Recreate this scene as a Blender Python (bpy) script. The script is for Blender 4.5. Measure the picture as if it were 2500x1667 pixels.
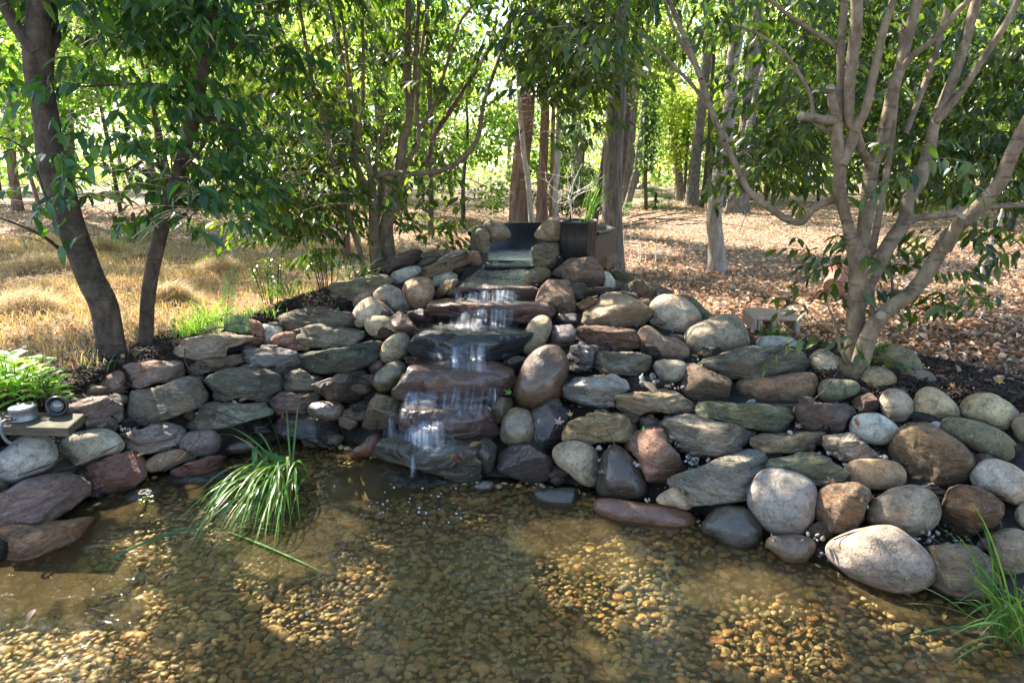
import bpy, math, random
import numpy as np
from mathutils import Vector, noise
random.seed(7); RNG = np.random.default_rng(7)
for o in list(bpy.data.objects): bpy.data.objects.remove(o)
SC = bpy.context.scene
COL = SC.collection
PI = math.pi

# ------------------------------------------------------------------ camera
CAMZ = 1.5; PITCH = math.radians(14.6); F = 1667.0
cam = bpy.data.cameras.new('camera'); cam.sensor_width = 36; cam.lens = 36 * F / 2500
cam.clip_start = 0.05; cam.clip_end = 400
cam_o = bpy.data.objects.new('camera', cam); COL.objects.link(cam_o)
cam_o.location = (0, 0, CAMZ); cam_o.rotation_euler = (PI / 2 - PITCH, 0, 0)
SC.camera = cam_o

# ------------------------------------------------------------------ light
TOSUN = Vector((-0.52, 0.56, 0.72)).normalized()
w = bpy.data.worlds.new('World'); SC.world = w; w.use_nodes = True
nt = w.node_tree; nt.nodes.clear()
sky = nt.nodes.new('ShaderNodeTexSky'); sky.sky_type = 'NISHITA'; sky.sun_disc = False
sky.sun_elevation = math.asin(TOSUN.z); sky.sun_rotation = math.atan2(TOSUN.x, TOSUN.y)
bg = nt.nodes.new('ShaderNodeBackground'); bg.inputs[1].default_value = 0.10
wo = nt.nodes.new('ShaderNodeOutputWorld')
nt.links.new(sky.outputs[0], bg.inputs[0]); nt.links.new(bg.outputs[0], wo.inputs[0])
sl = bpy.data.lights.new('sun', 'SUN'); sl.energy = 5.0; sl.angle = math.radians(0.55); sl.color = (1, .93, .82)
so = bpy.data.objects.new('sun', sl); COL.objects.link(so)
so.rotation_euler = TOSUN.to_track_quat('Z', 'Y').to_euler()
SC.view_settings.view_transform = 'Standard'; SC.view_settings.look = 'None'
SC.view_settings.exposure = 2.6; SC.view_settings.gamma = 1
SC.render.engine = 'CYCLES'
SC.cycles.max_bounces = 8; SC.cycles.diffuse_bounces = 3; SC.cycles.glossy_bounces = 3
SC.cycles.transmission_bounces = 4; SC.cycles.transparent_max_bounces = 14

# ------------------------------------------------------------------ helpers
cP, sP = math.cos(PITCH), math.sin(PITCH)
def ray(px, py):
    u = (px - 1250) / F; v = (833.5 - py) / F
    return Vector((u, cP + v * sP, -sP + v * cP))
def P(px, py, Y):                     # point on the ray at world depth Y
    d = ray(px, py); return Vector((0, 0, CAMZ)) + d * (Y / d.y)
def G(px, py, z):                     # point on the ray at height z
    d = ray(px, py); return Vector((0, 0, CAMZ)) + d * ((z - CAMZ) / d.z)
def mpp(p):                           # metres per photo pixel at a point
    return (p.y * cP - (p.z - CAMZ) * sP) / F
T_px = [-600, 0, 150, 300, 420, 600, 700, 850, 980, 1100, 1180, 1300, 1450, 1560, 1700, 1850, 2000, 2150, 2300, 2500, 3100]
T_yr = [1200, 1010, 950, 880, 850, 790, 745, 700, 640, 600, 600, 600, 640, 690, 770, 830, 890, 920, 950, 980, 1150]
T_zr = [.42, .42, .43, .45, .48, .55, .60, .68, .78, .82, .84, .84, .80, .72, .60, .52, .48, .46, .45, .45, .42]
T_yw = [1700, 1390, 1260, 1190, 1175, 1120, 1090, 1110, 1150, 1190, 1200, 1200, 1230, 1260, 1290, 1340, 1400, 1450, 1480, 1520, 1800]
def bank(px, py):                     # point of the sloping rock bank seen at a pixel
    yr = np.interp(px, T_px, T_yr); yw = np.interp(px, T_px, T_yw); zr = np.interp(px, T_px, T_zr)
    t = (yw - py) / (yw - yr); z = zr * min(t, 1.0)
    z = max(z, -0.16)
    if t > 1: return P(px, py, G(px, yr, zr).y + (t - 1) * 1.2)
    return G(px, py, z)
rimpts = [G(a, b, c) for a, b, c in zip(T_px, T_yr, T_zr)]
RX = np.array([p.x for p in rimpts]); RY = np.array([p.y for p in rimpts]); RZ = np.array(T_zr)
oo = np.argsort(RX); RX, RY, RZ = RX[oo], RY[oo], RZ[oo]
def H(x, y):                          # forest floor height
    r = np.interp(x, RX, RY); zr = np.interp(x, RX, RZ)
    d = y - r
    g = .45 + .03 * np.sin(x * .9 + 1) * np.cos(y * .7) + .02 * np.sin(x * 2.3 + y * 1.7)
    return g + (zr - .02 - g) * np.exp(-(np.maximum(d, 0) / .7) ** 2)

def h3(i, j, k, s):
    n = (i * 374761393 + j * 668265263 + k * 2147483647 + s * 1274126177) & 0xffffffff
    n = ((n ^ (n >> 13)) * 1274126177) & 0xffffffff
    return ((n ^ (n >> 16)) & 0xffff) / 65535.0
def vnoise(p, s=0):
    p = np.asarray(p, float); i = np.floor(p).astype(np.int64); f = p - i; f = f * f * (3 - 2 * f)
    r = 0
    for a in (0, 1):
        for b in (0, 1):
            for c in (0, 1):
                wgt = (f[:, 0] if a else 1 - f[:, 0]) * (f[:, 1] if b else 1 - f[:, 1]) * (f[:, 2] if c else 1 - f[:, 2])
                r = r + wgt * h3(i[:, 0] + a, i[:, 1] + b, i[:, 2] + c, s)
    return r * 2 - 1
def fbm(p, s=0, o=4):
    r = 0; a = 1; t = 0
    for k in range(o):
        r = r + a * vnoise(p * 2 ** k, s + k); t += a; a *= .5
    return r / t

def mesh(name, V, Fc, mats, smooth=True, col=None, midx=None):
    V = np.asarray(V, np.float32).reshape(-1, 3); Fc = np.asarray(Fc, np.int32)
    me = bpy.data.meshes.new(name); n, k = Fc.shape
    me.vertices.add(len(V)); me.vertices.foreach_set('co', V.ravel())
    me.loops.add(n * k); me.loops.foreach_set('vertex_index', Fc.ravel())
    me.polygons.add(n); me.polygons.foreach_set('loop_start', np.arange(n, dtype=np.int32) * k)
    me.polygons.foreach_set('loop_total', np.full(n, k, np.int32))
    me.polygons.foreach_set('use_smooth', np.full(n, smooth))
    if midx is not None: me.polygons.foreach_set('material_index', np.asarray(midx, np.int32))
    for m in (mats if isinstance(mats, (list, tuple)) else [mats]): me.materials.append(m)
    me.update(calc_edges=True); me.validate()
    if col is not None:
        at = me.color_attributes.new('Col', 'FLOAT_COLOR', 'POINT')
        c = np.ones((len(V), 4), np.float32); c[:, :3] = col; at.data.foreach_set('color', c.ravel())
    return me
def link(name, me, parent=None, loc=None):
    o = bpy.data.objects.new(name, me); COL.objects.link(o)
    if loc is not None: o.location = loc
    if parent is not None: o.parent = parent
    return o
def tag(o, label=None, cat=None, group=None, kind=None):
    if label: o['label'] = label
    if cat: o['category'] = cat
    if group: o['group'] = group
    if kind: o['kind'] = kind
    return o
def thing(name, label, cat, loc, group=None):
    o = bpy.data.objects.new(name, None); o.empty_display_size = .1; COL.objects.link(o); o.location = loc
    return tag(o, label, cat, group)
class MB:                              # collects polygons for one mesh
    def __init__(s): s.v = []; s.f = []; s.n = 0
    def add(s, V, Fc):
        V = [tuple(v) for v in V]; s.v += V
        s.f += [tuple(i + s.n for i in f) for f in Fc]; s.n += len(V)
    def build(s, name, mat, parent=None, smooth=False, loc=None):
        me = bpy.data.meshes.new(name); me.from_pydata(s.v, [], s.f); me.materials.append(mat)
        me.polygons.foreach_set('use_smooth', [smooth] * len(me.polygons)); me.update()
        return link(name, me, parent, loc)
    def box(s, c, d, rz=0, bev=.0):
        x, y, z = [k / 2 for k in d]; b = min(bev, x * .8, y * .8, z * .8)
        pts = []
        if b > 0:
            lv = [(-z, b), (-z + b, 0), (z - b, 0), (z, b)]
            for zz, ins in lv:
                ex, ey = x - ins, y - ins; cb = b
                for sx, sy, o in ((-1, -1, 0), (-1, -1, 1), (1, -1, 0), (1, -1, 1), (1, 1, 0), (1, 1, 1), (-1, 1, 0), (-1, 1, 1)):
                    first = {(-1, -1): ((0, cb), (cb, 0)), (1, -1): ((cb, 0), (0, cb)), (1, 1): ((0, cb), (cb, 0)), (-1, 1): ((cb, 0), (0, cb))}[(sx, sy)][o]
                    pts.append((sx * (ex - first[0]), sy * (ey - first[1]), zz))
            fs = []
            for l in range(3):
                for i in range(8):
                    j = (i + 1) % 8; fs.append((l * 8 + i, l * 8 + j, l * 8 + 8 + j, l * 8 + 8 + i))
            fs.append(tuple(reversed(range(8)))); fs.append(tuple(24 + i for i in range(8)))
        else:
            pts = [(-x, -y, -z), (x, -y, -z), (x, y, -z), (-x, y, -z), (-x, -y, z), (x, -y, z), (x, y, z), (-x, y, z)]
            fs = [(3, 2, 1, 0), (4, 5, 6, 7), (0, 1, 5, 4), (1, 2, 6, 5), (2, 3, 7, 6), (3, 0, 4, 7)]
        cr, sr = math.cos(rz), math.sin(rz)
        s.add([(c[0] + a * cr - b_ * sr, c[1] + a * sr + b_ * cr, c[2] + h) for a, b_, h in pts], fs)
    def lathe(s, prof, c=(0, 0, 0), n=32, axis=None):
        q = Vector((0, 0, 1)).rotation_difference(Vector(axis).normalized()) if axis is not None else None
        V = []
        for r, z in prof:
            for i in range(n):
                a = 2 * PI * i / n; v = Vector((r * math.cos(a), r * math.sin(a), z))
                if q: v = q @ v
                V.append((v.x + c[0], v.y + c[1], v.z + c[2]))
        Fc = [(k * n + i, k * n + (i + 1) % n, (k + 1) * n + (i + 1) % n, (k + 1) * n + i) for k in range(len(prof) - 1) for i in range(n)]
        s.add(V, Fc)
def smoothline(pts, sub=5):
    A = [np.array(p, float) for p in pts]; A = [2 * A[0] - A[1]] + A + [2 * A[-1] - A[-2]]; out = []
    for i in range(1, len(A) - 2):
        p0, p1, p2, p3 = A[i - 1:i + 3]
        for k in range(sub):
            t = k / sub
            out.append(.5 * ((2 * p1) + (p2 - p0) * t + (2 * p0 - 5 * p1 + 4 * p2 - p3) * t * t + (3 * p1 - p0 - 3 * p2 + p3) * t ** 3))
    out.append(A[-2]); return np.array(out)
def tube(pts, rad, n=10, sub=5, rough=.06, seed=0, cap=True, flare=0):
    """tapered limb through points; returns V, quads"""
    D = smoothline([list(p) + [r] for p, r in zip(pts, rad)], sub); C = D[:, :3]; R = np.maximum(D[:, 3], .0008)
    if flare: 
        L = np.linalg.norm(C - C[0], axis=1); R = R * (1 + flare * np.exp(-L / (R[0] * 2.2)))
    T = np.gradient(C, axis=0); T /= np.linalg.norm(T, axis=1)[:, None] + 1e-9
    ref = np.array([0.13, 1, .07]); A = np.cross(T, ref); A /= np.linalg.norm(A, axis=1)[:, None] + 1e-9; B = np.cross(T, A)
    th = np.linspace(0, 2 * PI, n, endpoint=False)
    S = R[:, None] * np.ones(n)
    P3 = C[:, None, :] + S[..., None] * (np.cos(th)[None, :, None] * A[:, None, :] + np.sin(th)[None, :, None] * B[:, None, :])
    if rough:
        q = P3.reshape(-1, 3) / max(R.mean() * 2.5, .01)
        dn = vnoise(q, seed).reshape(S.shape) * rough + vnoise(q * 3, seed + 5).reshape(S.shape) * rough * .4
        P3 = C[:, None, :] + (P3 - C[:, None, :]) * (1 + dn)[..., None]
    m = len(C); i = np.arange(m - 1)[:, None] * n; j = np.arange(n)[None, :]; j2 = (j + 1) % n
    Q = np.stack([i + j, i + j2, i + n + j2, i + n + j], -1).reshape(-1, 4)
    V = P3.reshape(-1, 3)
    if cap:
        V = np.vstack([V, C[-1] + T[-1] * R[-1] * .05]); k = len(V) - 1; b = (m - 1) * n
        Q = np.vstack([Q, np.array([[b + a, b + (a + 1) % n, k, k] for a in range(n)])])
    return V, Q
def addtube(mb, *a, **k):
    V, Q = tube(*a, **k); mb.add(V, [tuple(dict.fromkeys(q)) for q in Q.tolist()])

# ------------------------------------------------------------------ materials
def lin(c): return tuple(((x / 255) / 12.92 if x <= 10 else ((x / 255 + .055) / 1.055) ** 2.4) for x in c)
class NT:
    def __init__(s, name):
        s.m = bpy.data.materials.new(name); s.m.use_nodes = True; s.t = s.m.node_tree; s.t.nodes.clear()
        s.out = s.n('OutputMaterial')
    def n(s, t, **k):
        nd = s.t.nodes.new('ShaderNode' + t)
        for a, b in k.items():
            if a.startswith('i_'):
                kk = a[2:]; kk = int(kk) if kk.isdigit() else kk.replace('_', ' ')
                s.put(nd, kk, b)
            else: setattr(nd, a, b)
        return nd
    def put(s, nd, k, b):
        if hasattr(b, 'is_linked') or isinstance(b, bpy.types.NodeSocket): s.t.links.new(b, nd.inputs[k])
        elif isinstance(b, bpy.types.Node): s.t.links.new(b.outputs[0], nd.inputs[k])
        else: nd.inputs[k].default_value = b
    def math(s, op, a, b=0.0, clamp=False):
        m = s.n('Math', operation=op, use_clamp=clamp); s.put(m, 0, a); s.put(m, 1, b); return m.outputs[0]
    def mix(s, f, a, b, t='MIX'):
        m = s.n('Mix', data_type='RGBA', blend_type=t); s.put(m, 'Factor', f)
        m.inputs[6].default_value = (0, 0, 0, 1)
        for k, v in ((6, a), (7, b)):
            if isinstance(v, tuple): v = tuple(v[:3]) + (1,)
            s.put(m, k, v)
        return m.outputs[2]
    def ramp(s, f, *st):
        r = s.n('ValToRGB'); s.put(r, 0, f); e = r.color_ramp.elements
        while len(e) < len(st): e.new(.5)
        for q, (p, c) in zip(e, st):
            q.position = p; q.color = (c, c, c, 1) if not isinstance(c, tuple) else tuple(c) + (1,)
        return r.outputs[0]
    def noise(s, vec, sc, det=5, rough=.55, dist=0, out=0):
        x = s.n('TexNoise'); s.put(x, 'Vector', vec); x.inputs['Scale'].default_value = sc; x.inputs['Detail'].default_value = det
        x.inputs['Roughness'].default_value = rough; x.inputs['Distortion'].default_value = dist; return x.outputs[out]
    def mapping(s, vec, scale=(1, 1, 1), loc=(0, 0, 0)):
        m = s.n('Mapping'); s.put(m, 0, vec); m.inputs['Scale'].default_value = scale; s.put(m, 'Location', loc); return m.outputs[0]
    def bump(s, h, st=.5, d=.01, nrm=None):
        b = s.n('Bump'); s.put(b, 'Height', h); b.inputs['Strength'].default_value = st; b.inputs['Distance'].default_value = d
        if nrm is not None: s.put(b, 'Normal', nrm)
        return b.outputs[0]
    def bsdf(s, col, rough=.6, nrm=None, spec=.5, coat=0, **k):
        b = s.n('BsdfPrincipled')
        if isinstance(col, tuple): col = tuple(col[:3]) + (1,)
        s.put(b, 'Base Color', col); s.put(b, 'Roughness', rough); b.inputs['Specular IOR Level'].default_value = spec
        b.inputs['Coat Weight'].default_value = coat; b.inputs['Coat Roughness'].default_value = .12
        if nrm is not None: s.put(b, 'Normal', nrm)
        for a, v in k.items(): b.inputs[a].default_value = v
        return b.outputs[0]
    def end(s, sh): s.t.links.new(sh, s.out.inputs[0]); return s.m
def objrand(N, vec, amt=37.0):
    oi = N.n('ObjectInfo'); c = N.n('CombineXYZ')
    r = N.math('MULTIPLY', oi.outputs['Random'], amt); N.put(c, 0, r); N.put(c, 1, N.math('MULTIPLY', oi.outputs['Random'], amt * 3.1)); N.put(c, 2, r)
    v = N.n('VectorMath', operation='ADD'); N.put(v, 0, vec); N.put(v, 1, c.outputs[0]); return v.outputs[0], oi

def rock_mat(name, strata, wet):
    N = NT(name); tc = N.n('TexCoord'); v, oi = objrand(N, tc.outputs['Object'])
    base = oi.outputs['Color']; slab = strata > 2
    tilt = N.n('VectorRotate', rotation_type='AXIS_ANGLE'); N.put(tilt, 'Vector', v); tilt.inputs['Axis'].default_value = (0, 1, 0); N.put(tilt, 'Angle', N.math('MULTIPLY', N.math('SUBTRACT', oi.outputs['Random'], .5), .5))
    sv = N.mapping(tilt.outputs[0], (1, 1, strata))
    n1 = N.noise(sv, 8, 10, .68, .4); n2 = N.noise(v, 5.5, 6, .62, .8); n3 = N.noise(v, 110, 4, .7); n4 = N.noise(sv, 30, 8, .72, .3); n5 = N.noise(v, 2.2, 3)
    c = N.mix(N.ramp(n1, (.33, 0), (.67, 1)), N.mix(1, base, (.50, .47, .44), 'MULTIPLY'), N.mix(1, base, (1.45, 1.43, 1.38), 'MULTIPLY'))
    c = N.mix(N.ramp(n2, (.50, 0), (.66, .6)), c, N.mix(1, base, (1.25, .90, .60), 'MULTIPLY'))
    c = N.mix(N.ramp(n5, (.50, 0), (.62, .45)), c, N.mix(1, base, (.62, .64, .62), 'MULTIPLY'))
    c = N.mix(N.ramp(n4, (.50, 0), (.62, .7)), c, N.mix(1, c, (.42, .40, .38), 'MULTIPLY'))
    c = N.mix(N.ramp(n4, (.34, .6), (.42, 0)), c, N.mix(1, c, (1.5, 1.5, 1.45), 'MULTIPLY'))
    c = N.mix(N.ramp(n3, (.38, .6), (.5, 0)), c, N.mix(1, c, (.5, .5, .5), 'MULTIPLY'))
    lich = N.noise(v, 26, 8, .78)
    c = N.mix(N.ramp(lich, (.60, 0), (.65, .6 if not wet else .15)), c, (.45, .45, .42))
    line = N.math('ABSOLUTE', N.math('SUBTRACT', N.noise(sv, 6 if slab else 3, 4, .5, .6), .5)); crack = N.ramp(line, (0.0, 1), (.006 if slab else .003, 0))
    c = N.mix(N.math('MULTIPLY', crack, .65 if slab else .3), c, (.025, .022, .02))
    geo = N.n('NewGeometry'); sx = N.n('SeparateXYZ'); N.put(sx, 0, geo.outputs['Position'])
    lev = N.math('ADD', sx.outputs[2], N.math('MULTIPLY', N.math('SUBTRACT', n2, .5), .12))
    damp = N.ramp(lev, (0.0, 1), (.05, 0))
    ro = .26 if wet else .78
    c = N.mix(N.math('MULTIPLY', damp, .6 if not wet else .1), c, N.mix(1, c, (.4, .36, .28), 'MULTIPLY'))
    rough = N.math('SUBTRACT', ro + .08, N.math('MULTIPLY', damp, .35 if not wet else .1), True)
    rough = N.math('ADD', rough, N.math('MULTIPLY', n1, .12), True)
    nb = N.bump(n1, .8, .05 if slab else .02); nb = N.bump(n4, .8, .016 if slab else .007, nb); nb = N.bump(n3, .5, .003, nb); nb = N.bump(crack, .5, -.006, nb)
    return N.end(N.bsdf(c, rough, nb, .6 if wet else .28, .5 if wet else 0))
M = {}
M['boulder'] = rock_mat('boulder_stone', 1.3, False); M['slab'] = rock_mat('layered_stone', 4.5, False)
M['wetb'] = rock_mat('wet_boulder_stone', 1.3, True); M['wets'] = rock_mat('wet_layered_stone', 4.0, True)

def leaf_mat(name, vary=.5, trans=.45, rough=.33, spec=.5, tr_mul=(1.9, 2.1, .55)):
    N = NT(name); at = N.n('Attribute', attribute_name='Col'); oi = N.n('ObjectInfo')
    c = N.mix(1, at.outputs['Color'], oi.outputs['Color'], 'MULTIPLY')
    b = N.bsdf(c, rough, None, spec)
    t = N.n('BsdfTranslucent'); N.put(t, 0, N.mix(1, c, tr_mul, 'MULTIPLY'))
    m = N.n('MixShader'); m.inputs[0].default_value = trans; N.put(m, 1, b); N.put(m, 2, t.outputs[0])
    return N.end(m.outputs[0])
M['leaf'] = leaf_mat('glossy_green_leaf', trans=.42, rough=.28, spec=.6)
M['bgleaf'] = leaf_mat('woodland_leaf', trans=.72, rough=.5, tr_mul=(2.1, 2.1, 1.3))
M['blade'] = leaf_mat('grass_blade', trans=.35, rough=.35, tr_mul=(1.4, 1.6, .6))
M['dry'] = leaf_mat('dry_leaf', trans=.3, rough=.7, spec=.2, tr_mul=(1.3, 1.1, .8))

def bark_mat(name, c1, c2, sc=22, vert=.18, bst=.7, rings=False):
    N = NT(name); tc = N.n('TexCoord'); v, oi = objrand(N, tc.outputs['Object'])
    sv = N.mapping(v, (1, 1, vert)); n1 = N.noise(sv, sc, 7, .65, .3); n2 = N.noise(v, 3.5, 4); n3 = N.noise(v, 60, 4)
    c = N.mix(N.ramp(n1, (.35, 0), (.65, 1)), c1, c2)
    c = N.mix(N.ramp(n2, (.45, 0), (.7, .55)), c, N.mix(1, c, (.55, .62, .5), 'MULTIPLY'))
    c = N.mix(N.ramp(n3, (.3, .5), (.5, 0)), c, N.mix(1, c, (.5, .5, .5), 'MULTIPLY'))
    h = n1
    nb = N.bump(h, bst, .02)
    if rings:
        rv = N.mapping(v, (1.2, 1.2, 9)); rn = N.noise(rv, 3, 3, .6); rr = N.ramp(rn, (.60, 0), (.66, 1), (.69, 0))
        c = N.mix(N.math('MULTIPLY', rr, .6), c, (.02, .017, .013)); nb = N.bump(rr, .4, -.006, nb)
    return N.end(N.bsdf(c, .85, nb, .2))
M['bark_smooth'] = bark_mat('smooth_tan_bark', (.11, .078, .05), (.25, .19, .125), 17, .6, .6, True)
M['bark_dark'] = bark_mat('dark_brown_bark', (.035, .026, .019), (.105, .078, .058), 20, .6, .5, True)
M['bark_ridge'] = bark_mat('ridged_grey_bark', (.07, .055, .045), (.24, .20, .17), 34, .13, 1.0)
M['bark_pale'] = bark_mat('pale_bark', (.20, .16, .13), (.42, .36, .31), 16, .3, .5)
M['bark_red'] = bark_mat('reddish_shaggy_bark', (.10, .055, .04), (.27, .165, .12), 30, .12, 1.0)
def simple(name, c, rough=.6, spec=.5, sc=30, amt=.35, bst=.2, metal=0, bd=.003):
    N = NT(name); tc = N.n('TexCoord'); n1 = N.noise(tc.outputs['Object'], sc, 6)
    cc = N.mix(N.ramp(n1, (.3, 0), (.7, 1)), tuple(x * (1 - amt) for x in c), tuple(x * (1 + amt) for x in c))
    return N.end(N.bsdf(cc, rough, N.bump(n1, bst, bd), spec, 0, **({'Metallic': metal} if metal else {})))
M['black_plastic'] = simple('black_plastic', (.012, .012, .013), .38, .5, 40, .3, .1)
M['brown_plastic'] = simple('faded_brown_plastic', (.055, .034, .026), .5, .4, 30, .2)
M['metal'] = simple('grey_painted_metal', (.17, .18, .185), .4, .5, 30, .15, .1, .6)
M['screw'] = simple('steel_screw', (.5, .5, .5), .3, .5, 30, .1, .1, 1)
M['concrete'] = simple('rough_concrete', (.42, .29, .22), .9, .2, 60, .3, .8)
M['terracotta'] = simple('terracotta', (.38, .17, .12), .8, .3, 20, .2, .2)
M['cut'] = simple('cut_wood', (.24, .19, .13), .8, .2, 40, .2, .2)
M['cable'] = simple('grey_cable', (.09, .095, .09), .5)
M['twig'] = simple('dry_twig', (.07, .052, .038), .85, .2, 40, .3, .3)
M['paletwig'] = simple('bleached_twig', (.6, .56, .48), .85, .2, 40, .2, .3)
N = NT('white_pebble'); tc = N.n('TexCoord'); oi = N.n('ObjectInfo'); n1 = N.noise(tc.outputs['Object'], 60, 4)
M['pebble'] = N.end(N.bsdf(N.mix(N.ramp(n1, (.35, 0), (.65, 1)), N.mix(1, oi.outputs['Color'], (.7, .68, .62), 'MULTIPLY'), oi.outputs['Color']), .55, None, .4))
M['foam'] = simple('white_foam', (.45, .48, .52), .4, .5, 30, .1, .1)
N = NT('weathered_board'); tc = N.n('TexCoord'); sv = N.mapping(tc.outputs['Object'], (1, 9, 9))
n1 = N.noise(sv, 8, 7, .65, .6); n2 = N.noise(tc.outputs['Object'], 7, 4)
c = N.mix(N.ramp(n1, (.35, 0), (.65, 1)), (.045, .035, .024), (.125, .10, .07)); c = N.mix(N.ramp(n2, (.5, 0), (.7, .5)), c, (.08, .09, .05))
M['board'] = N.end(N.bsdf(c, .85, N.bump(n1, .6, .004), .2))
N = NT('lens_glass'); M['lens'] = N.end(N.bsdf((.10, .12, .11), .06, None, .8, .8))

def attr_mat(name, rough=.75, spec=.3, bst=.3, sc=60):
    N = NT(name); at = N.n('Attribute', attribute_name='Col'); tc = N.n('TexCoord'); n1 = N.noise(tc.outputs['Object'], sc, 5)
    c = N.mix(N.ramp(n1, (.3, .5), (.6, 0)), at.outputs['Color'], N.mix(1, at.outputs['Color'], (.6, .58, .52), 'MULTIPLY'))
    return N.end(N.bsdf(c, rough, N.bump(n1, bst, .002), spec))
M['gravel'] = attr_mat('pond_gravel', .5, .4)
M['mulch_chip'] = attr_mat('mulch_chip', .9, .15)

# water sheet: clear, with a faint olive murk
def water_mat(name, tint, murk, murk_col, sc, bst, dist, rough=.02):
    N = NT(name); geo = N.n('NewGeometry'); pos = geo.outputs['Position']
    v = N.mapping(pos, (1, 1.7, 1)); n1 = N.noise(v, sc, 3, .5, .8); n2 = N.noise(v, sc * 3.4, 3, .5, .5); n0 = N.noise(pos, 1.1, 3)
    h = N.math('ADD', n1, N.math('MULTIPLY', n2, .35)); h = N.math('MULTIPLY', h, N.ramp(n0, (.35, .15), (.65, 1)))
    nb = N.bump(h, bst, dist)
    tr = N.n('BsdfTransparent'); tr.inputs[0].default_value = tint + (1,)
    gl = N.n('BsdfGlossy'); gl.inputs['Roughness'].default_value = rough; N.put(gl, 'Normal', nb)
    fr = N.n('Fresnel', i_IOR=1.33); N.put(fr, 'Normal', nb)
    df = N.n('BsdfDiffuse'); df.inputs[0].default_value = murk_col + (1,)
    m1 = N.n('MixShader'); m1.inputs[0].default_value = murk; N.put(m1, 1, tr.outputs[0]); N.put(m1, 2, df.outputs[0])
    m2 = N.n('MixShader'); N.put(m2, 0, N.math('MULTIPLY', fr.outputs[0], 1.15, True)); N.put(m2, 1, m1.outputs[0]); N.put(m2, 2, gl.outputs[0])
    return N.end(m2.outputs[0])
M['water'] = water_mat('pond_water', (.93, .88, .70), .16, (.19, .14, .06), 7, .5, .022)
M['water_top'] = water_mat('stream_water', (.8, .8, .72), .0, (.1, .1, .07), 17, 1.0, .09, .03)
# falling water: clear sheet with white aerated streaks running down
def fall_mat(name, scale, lo, hi, top):
    N = NT(name); tc = N.n('TexCoord'); v = N.mapping(tc.outputs['UV'], scale); n1 = N.noise(v, 1, 5, .6, .2)
    tr = N.n('BsdfTransparent'); tr.inputs[0].default_value = (.96, .97, .98, 1)
    gl = N.n('BsdfGlossy'); gl.inputs['Roughness'].default_value = .12; N.put(gl, 'Normal', N.bump(n1, .8, .02))
    df = N.n('BsdfDiffuse'); df.inputs[0].default_value = (.72, .80, .90, 1)
    tl = N.n('BsdfTranslucent'); tl.inputs[0].default_value = (.72, .80, .90, 1)
    dd = N.n('MixShader'); dd.inputs[0].default_value = .5; N.put(dd, 1, df.outputs[0]); N.put(dd, 2, tl.outputs[0])
    m1 = N.n('MixShader'); m1.inputs[0].default_value = .22; N.put(m1, 1, dd.outputs[0]); N.put(m1, 2, gl.outputs[0])
    m2 = N.n('MixShader'); at = N.n('Attribute', attribute_name='Col'); N.put(m2, 0, N.math('MULTIPLY', N.ramp(n1, (lo, .04), (hi, top)), at.outputs['Fac'], True)); N.put(m2, 1, tr.outputs[0]); N.put(m2, 2, m1.outputs[0])
    return N.end(m2.outputs[0])
M['fall'] = fall_mat('falling_water', (60, 2.0, 1), .44, .74, .70)
M['churn'] = fall_mat('churned_water', (22, 30, 1), .45, .75, .55)

# ground
N = NT('forest_floor'); geo = N.n('NewGeometry'); pos = geo.outputs['Position']
n1 = N.noise(pos, 1.3, 5); n2 = N.noise(pos, 16, 8, .75); n3 = N.noise(pos, 70, 5, .7); vr = N.n('TexVoronoi', i_Scale=26.0); N.put(vr, 'Vector', pos)
c = N.mix(N.ramp(n2, (.3, 0), (.68, 1)), (.12, .075, .05), (.40, .29, .21))
c = N.mix(.5, c, N.mix(1, c, N.ramp(vr.outputs['Distance'], (0, 1), (.6, .35)), 'MULTIPLY'))
c = N.mix(N.ramp(n1, (.5, 0), (.65, .35)), c, (.12, .11, .05))
c = N.mix(N.ramp(n3, (.55, 0), (.7, .5)), c, (.42, .32, .23))
M['floor'] = N.end(N.bsdf(c, .9, N.bump(n2, .8, .05, N.bump(n3, .6, .01)), .15))
N = NT('dark_soil_bank'); geo = N.n('NewGeometry'); n1 = N.noise(geo.outputs['Position'], 30, 6)
M['soil'] = N.end(N.bsdf(N.mix(n1, (.010, .009, .009), (.06, .046, .036)), .7, N.bump(n1, .7, .02), .3))
N = NT('pond_bed'); geo = N.n('NewGeometry'); n1 = N.noise(geo.outputs['Position'], 25, 6)
M['bed'] = N.end(N.bsdf(N.mix(n1, (.09, .065, .03), (.20, .145, .07)), .8, N.bump(n1, .6, .01), .3))

# ------------------------------------------------------------------ ground and pond
def grid(nx, ny, f):
    V = np.array([f(i, j) for j in range(ny) for i in range(nx)], float)
    i = np.arange(nx - 1)[None, :]; j = np.arange(ny - 1)[:, None] * nx
    return V, np.stack([i + j, i + j + 1, i + j + nx + 1, i + j + nx], -1).reshape(-1, 4)
def axis(vals): return np.unique(np.round(np.array(vals), 4))
gx = axis(np.concatenate([np.linspace(-150, -12, 12), np.linspace(-12, 12, 160), np.linspace(12, 150, 12)]))
gy = axis(np.concatenate([np.linspace(-60, -3, 6), np.linspace(-3, 9, 110), np.linspace(9, 30, 60), np.linspace(30, 220, 16)]))
X, Y = np.meshgrid(gx, gy); Z = H(X, Y)
r_ = np.interp(X, RX, RY); inside = (Y < r_ + .02) & (Y > -2.4) & (np.abs(X) < 5.2)
Z = np.where(inside, -.6, Z); Z += np.where(inside, 0, .02 * vnoise(np.stack([X * 3, Y * 3, X * 0], -1).reshape(-1, 3), 3).reshape(X.shape))
i = np.arange(len(gx) - 1)[None, :]; j = np.arange(len(gy) - 1)[:, None] * len(gx); nx = len(gx)
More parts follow.
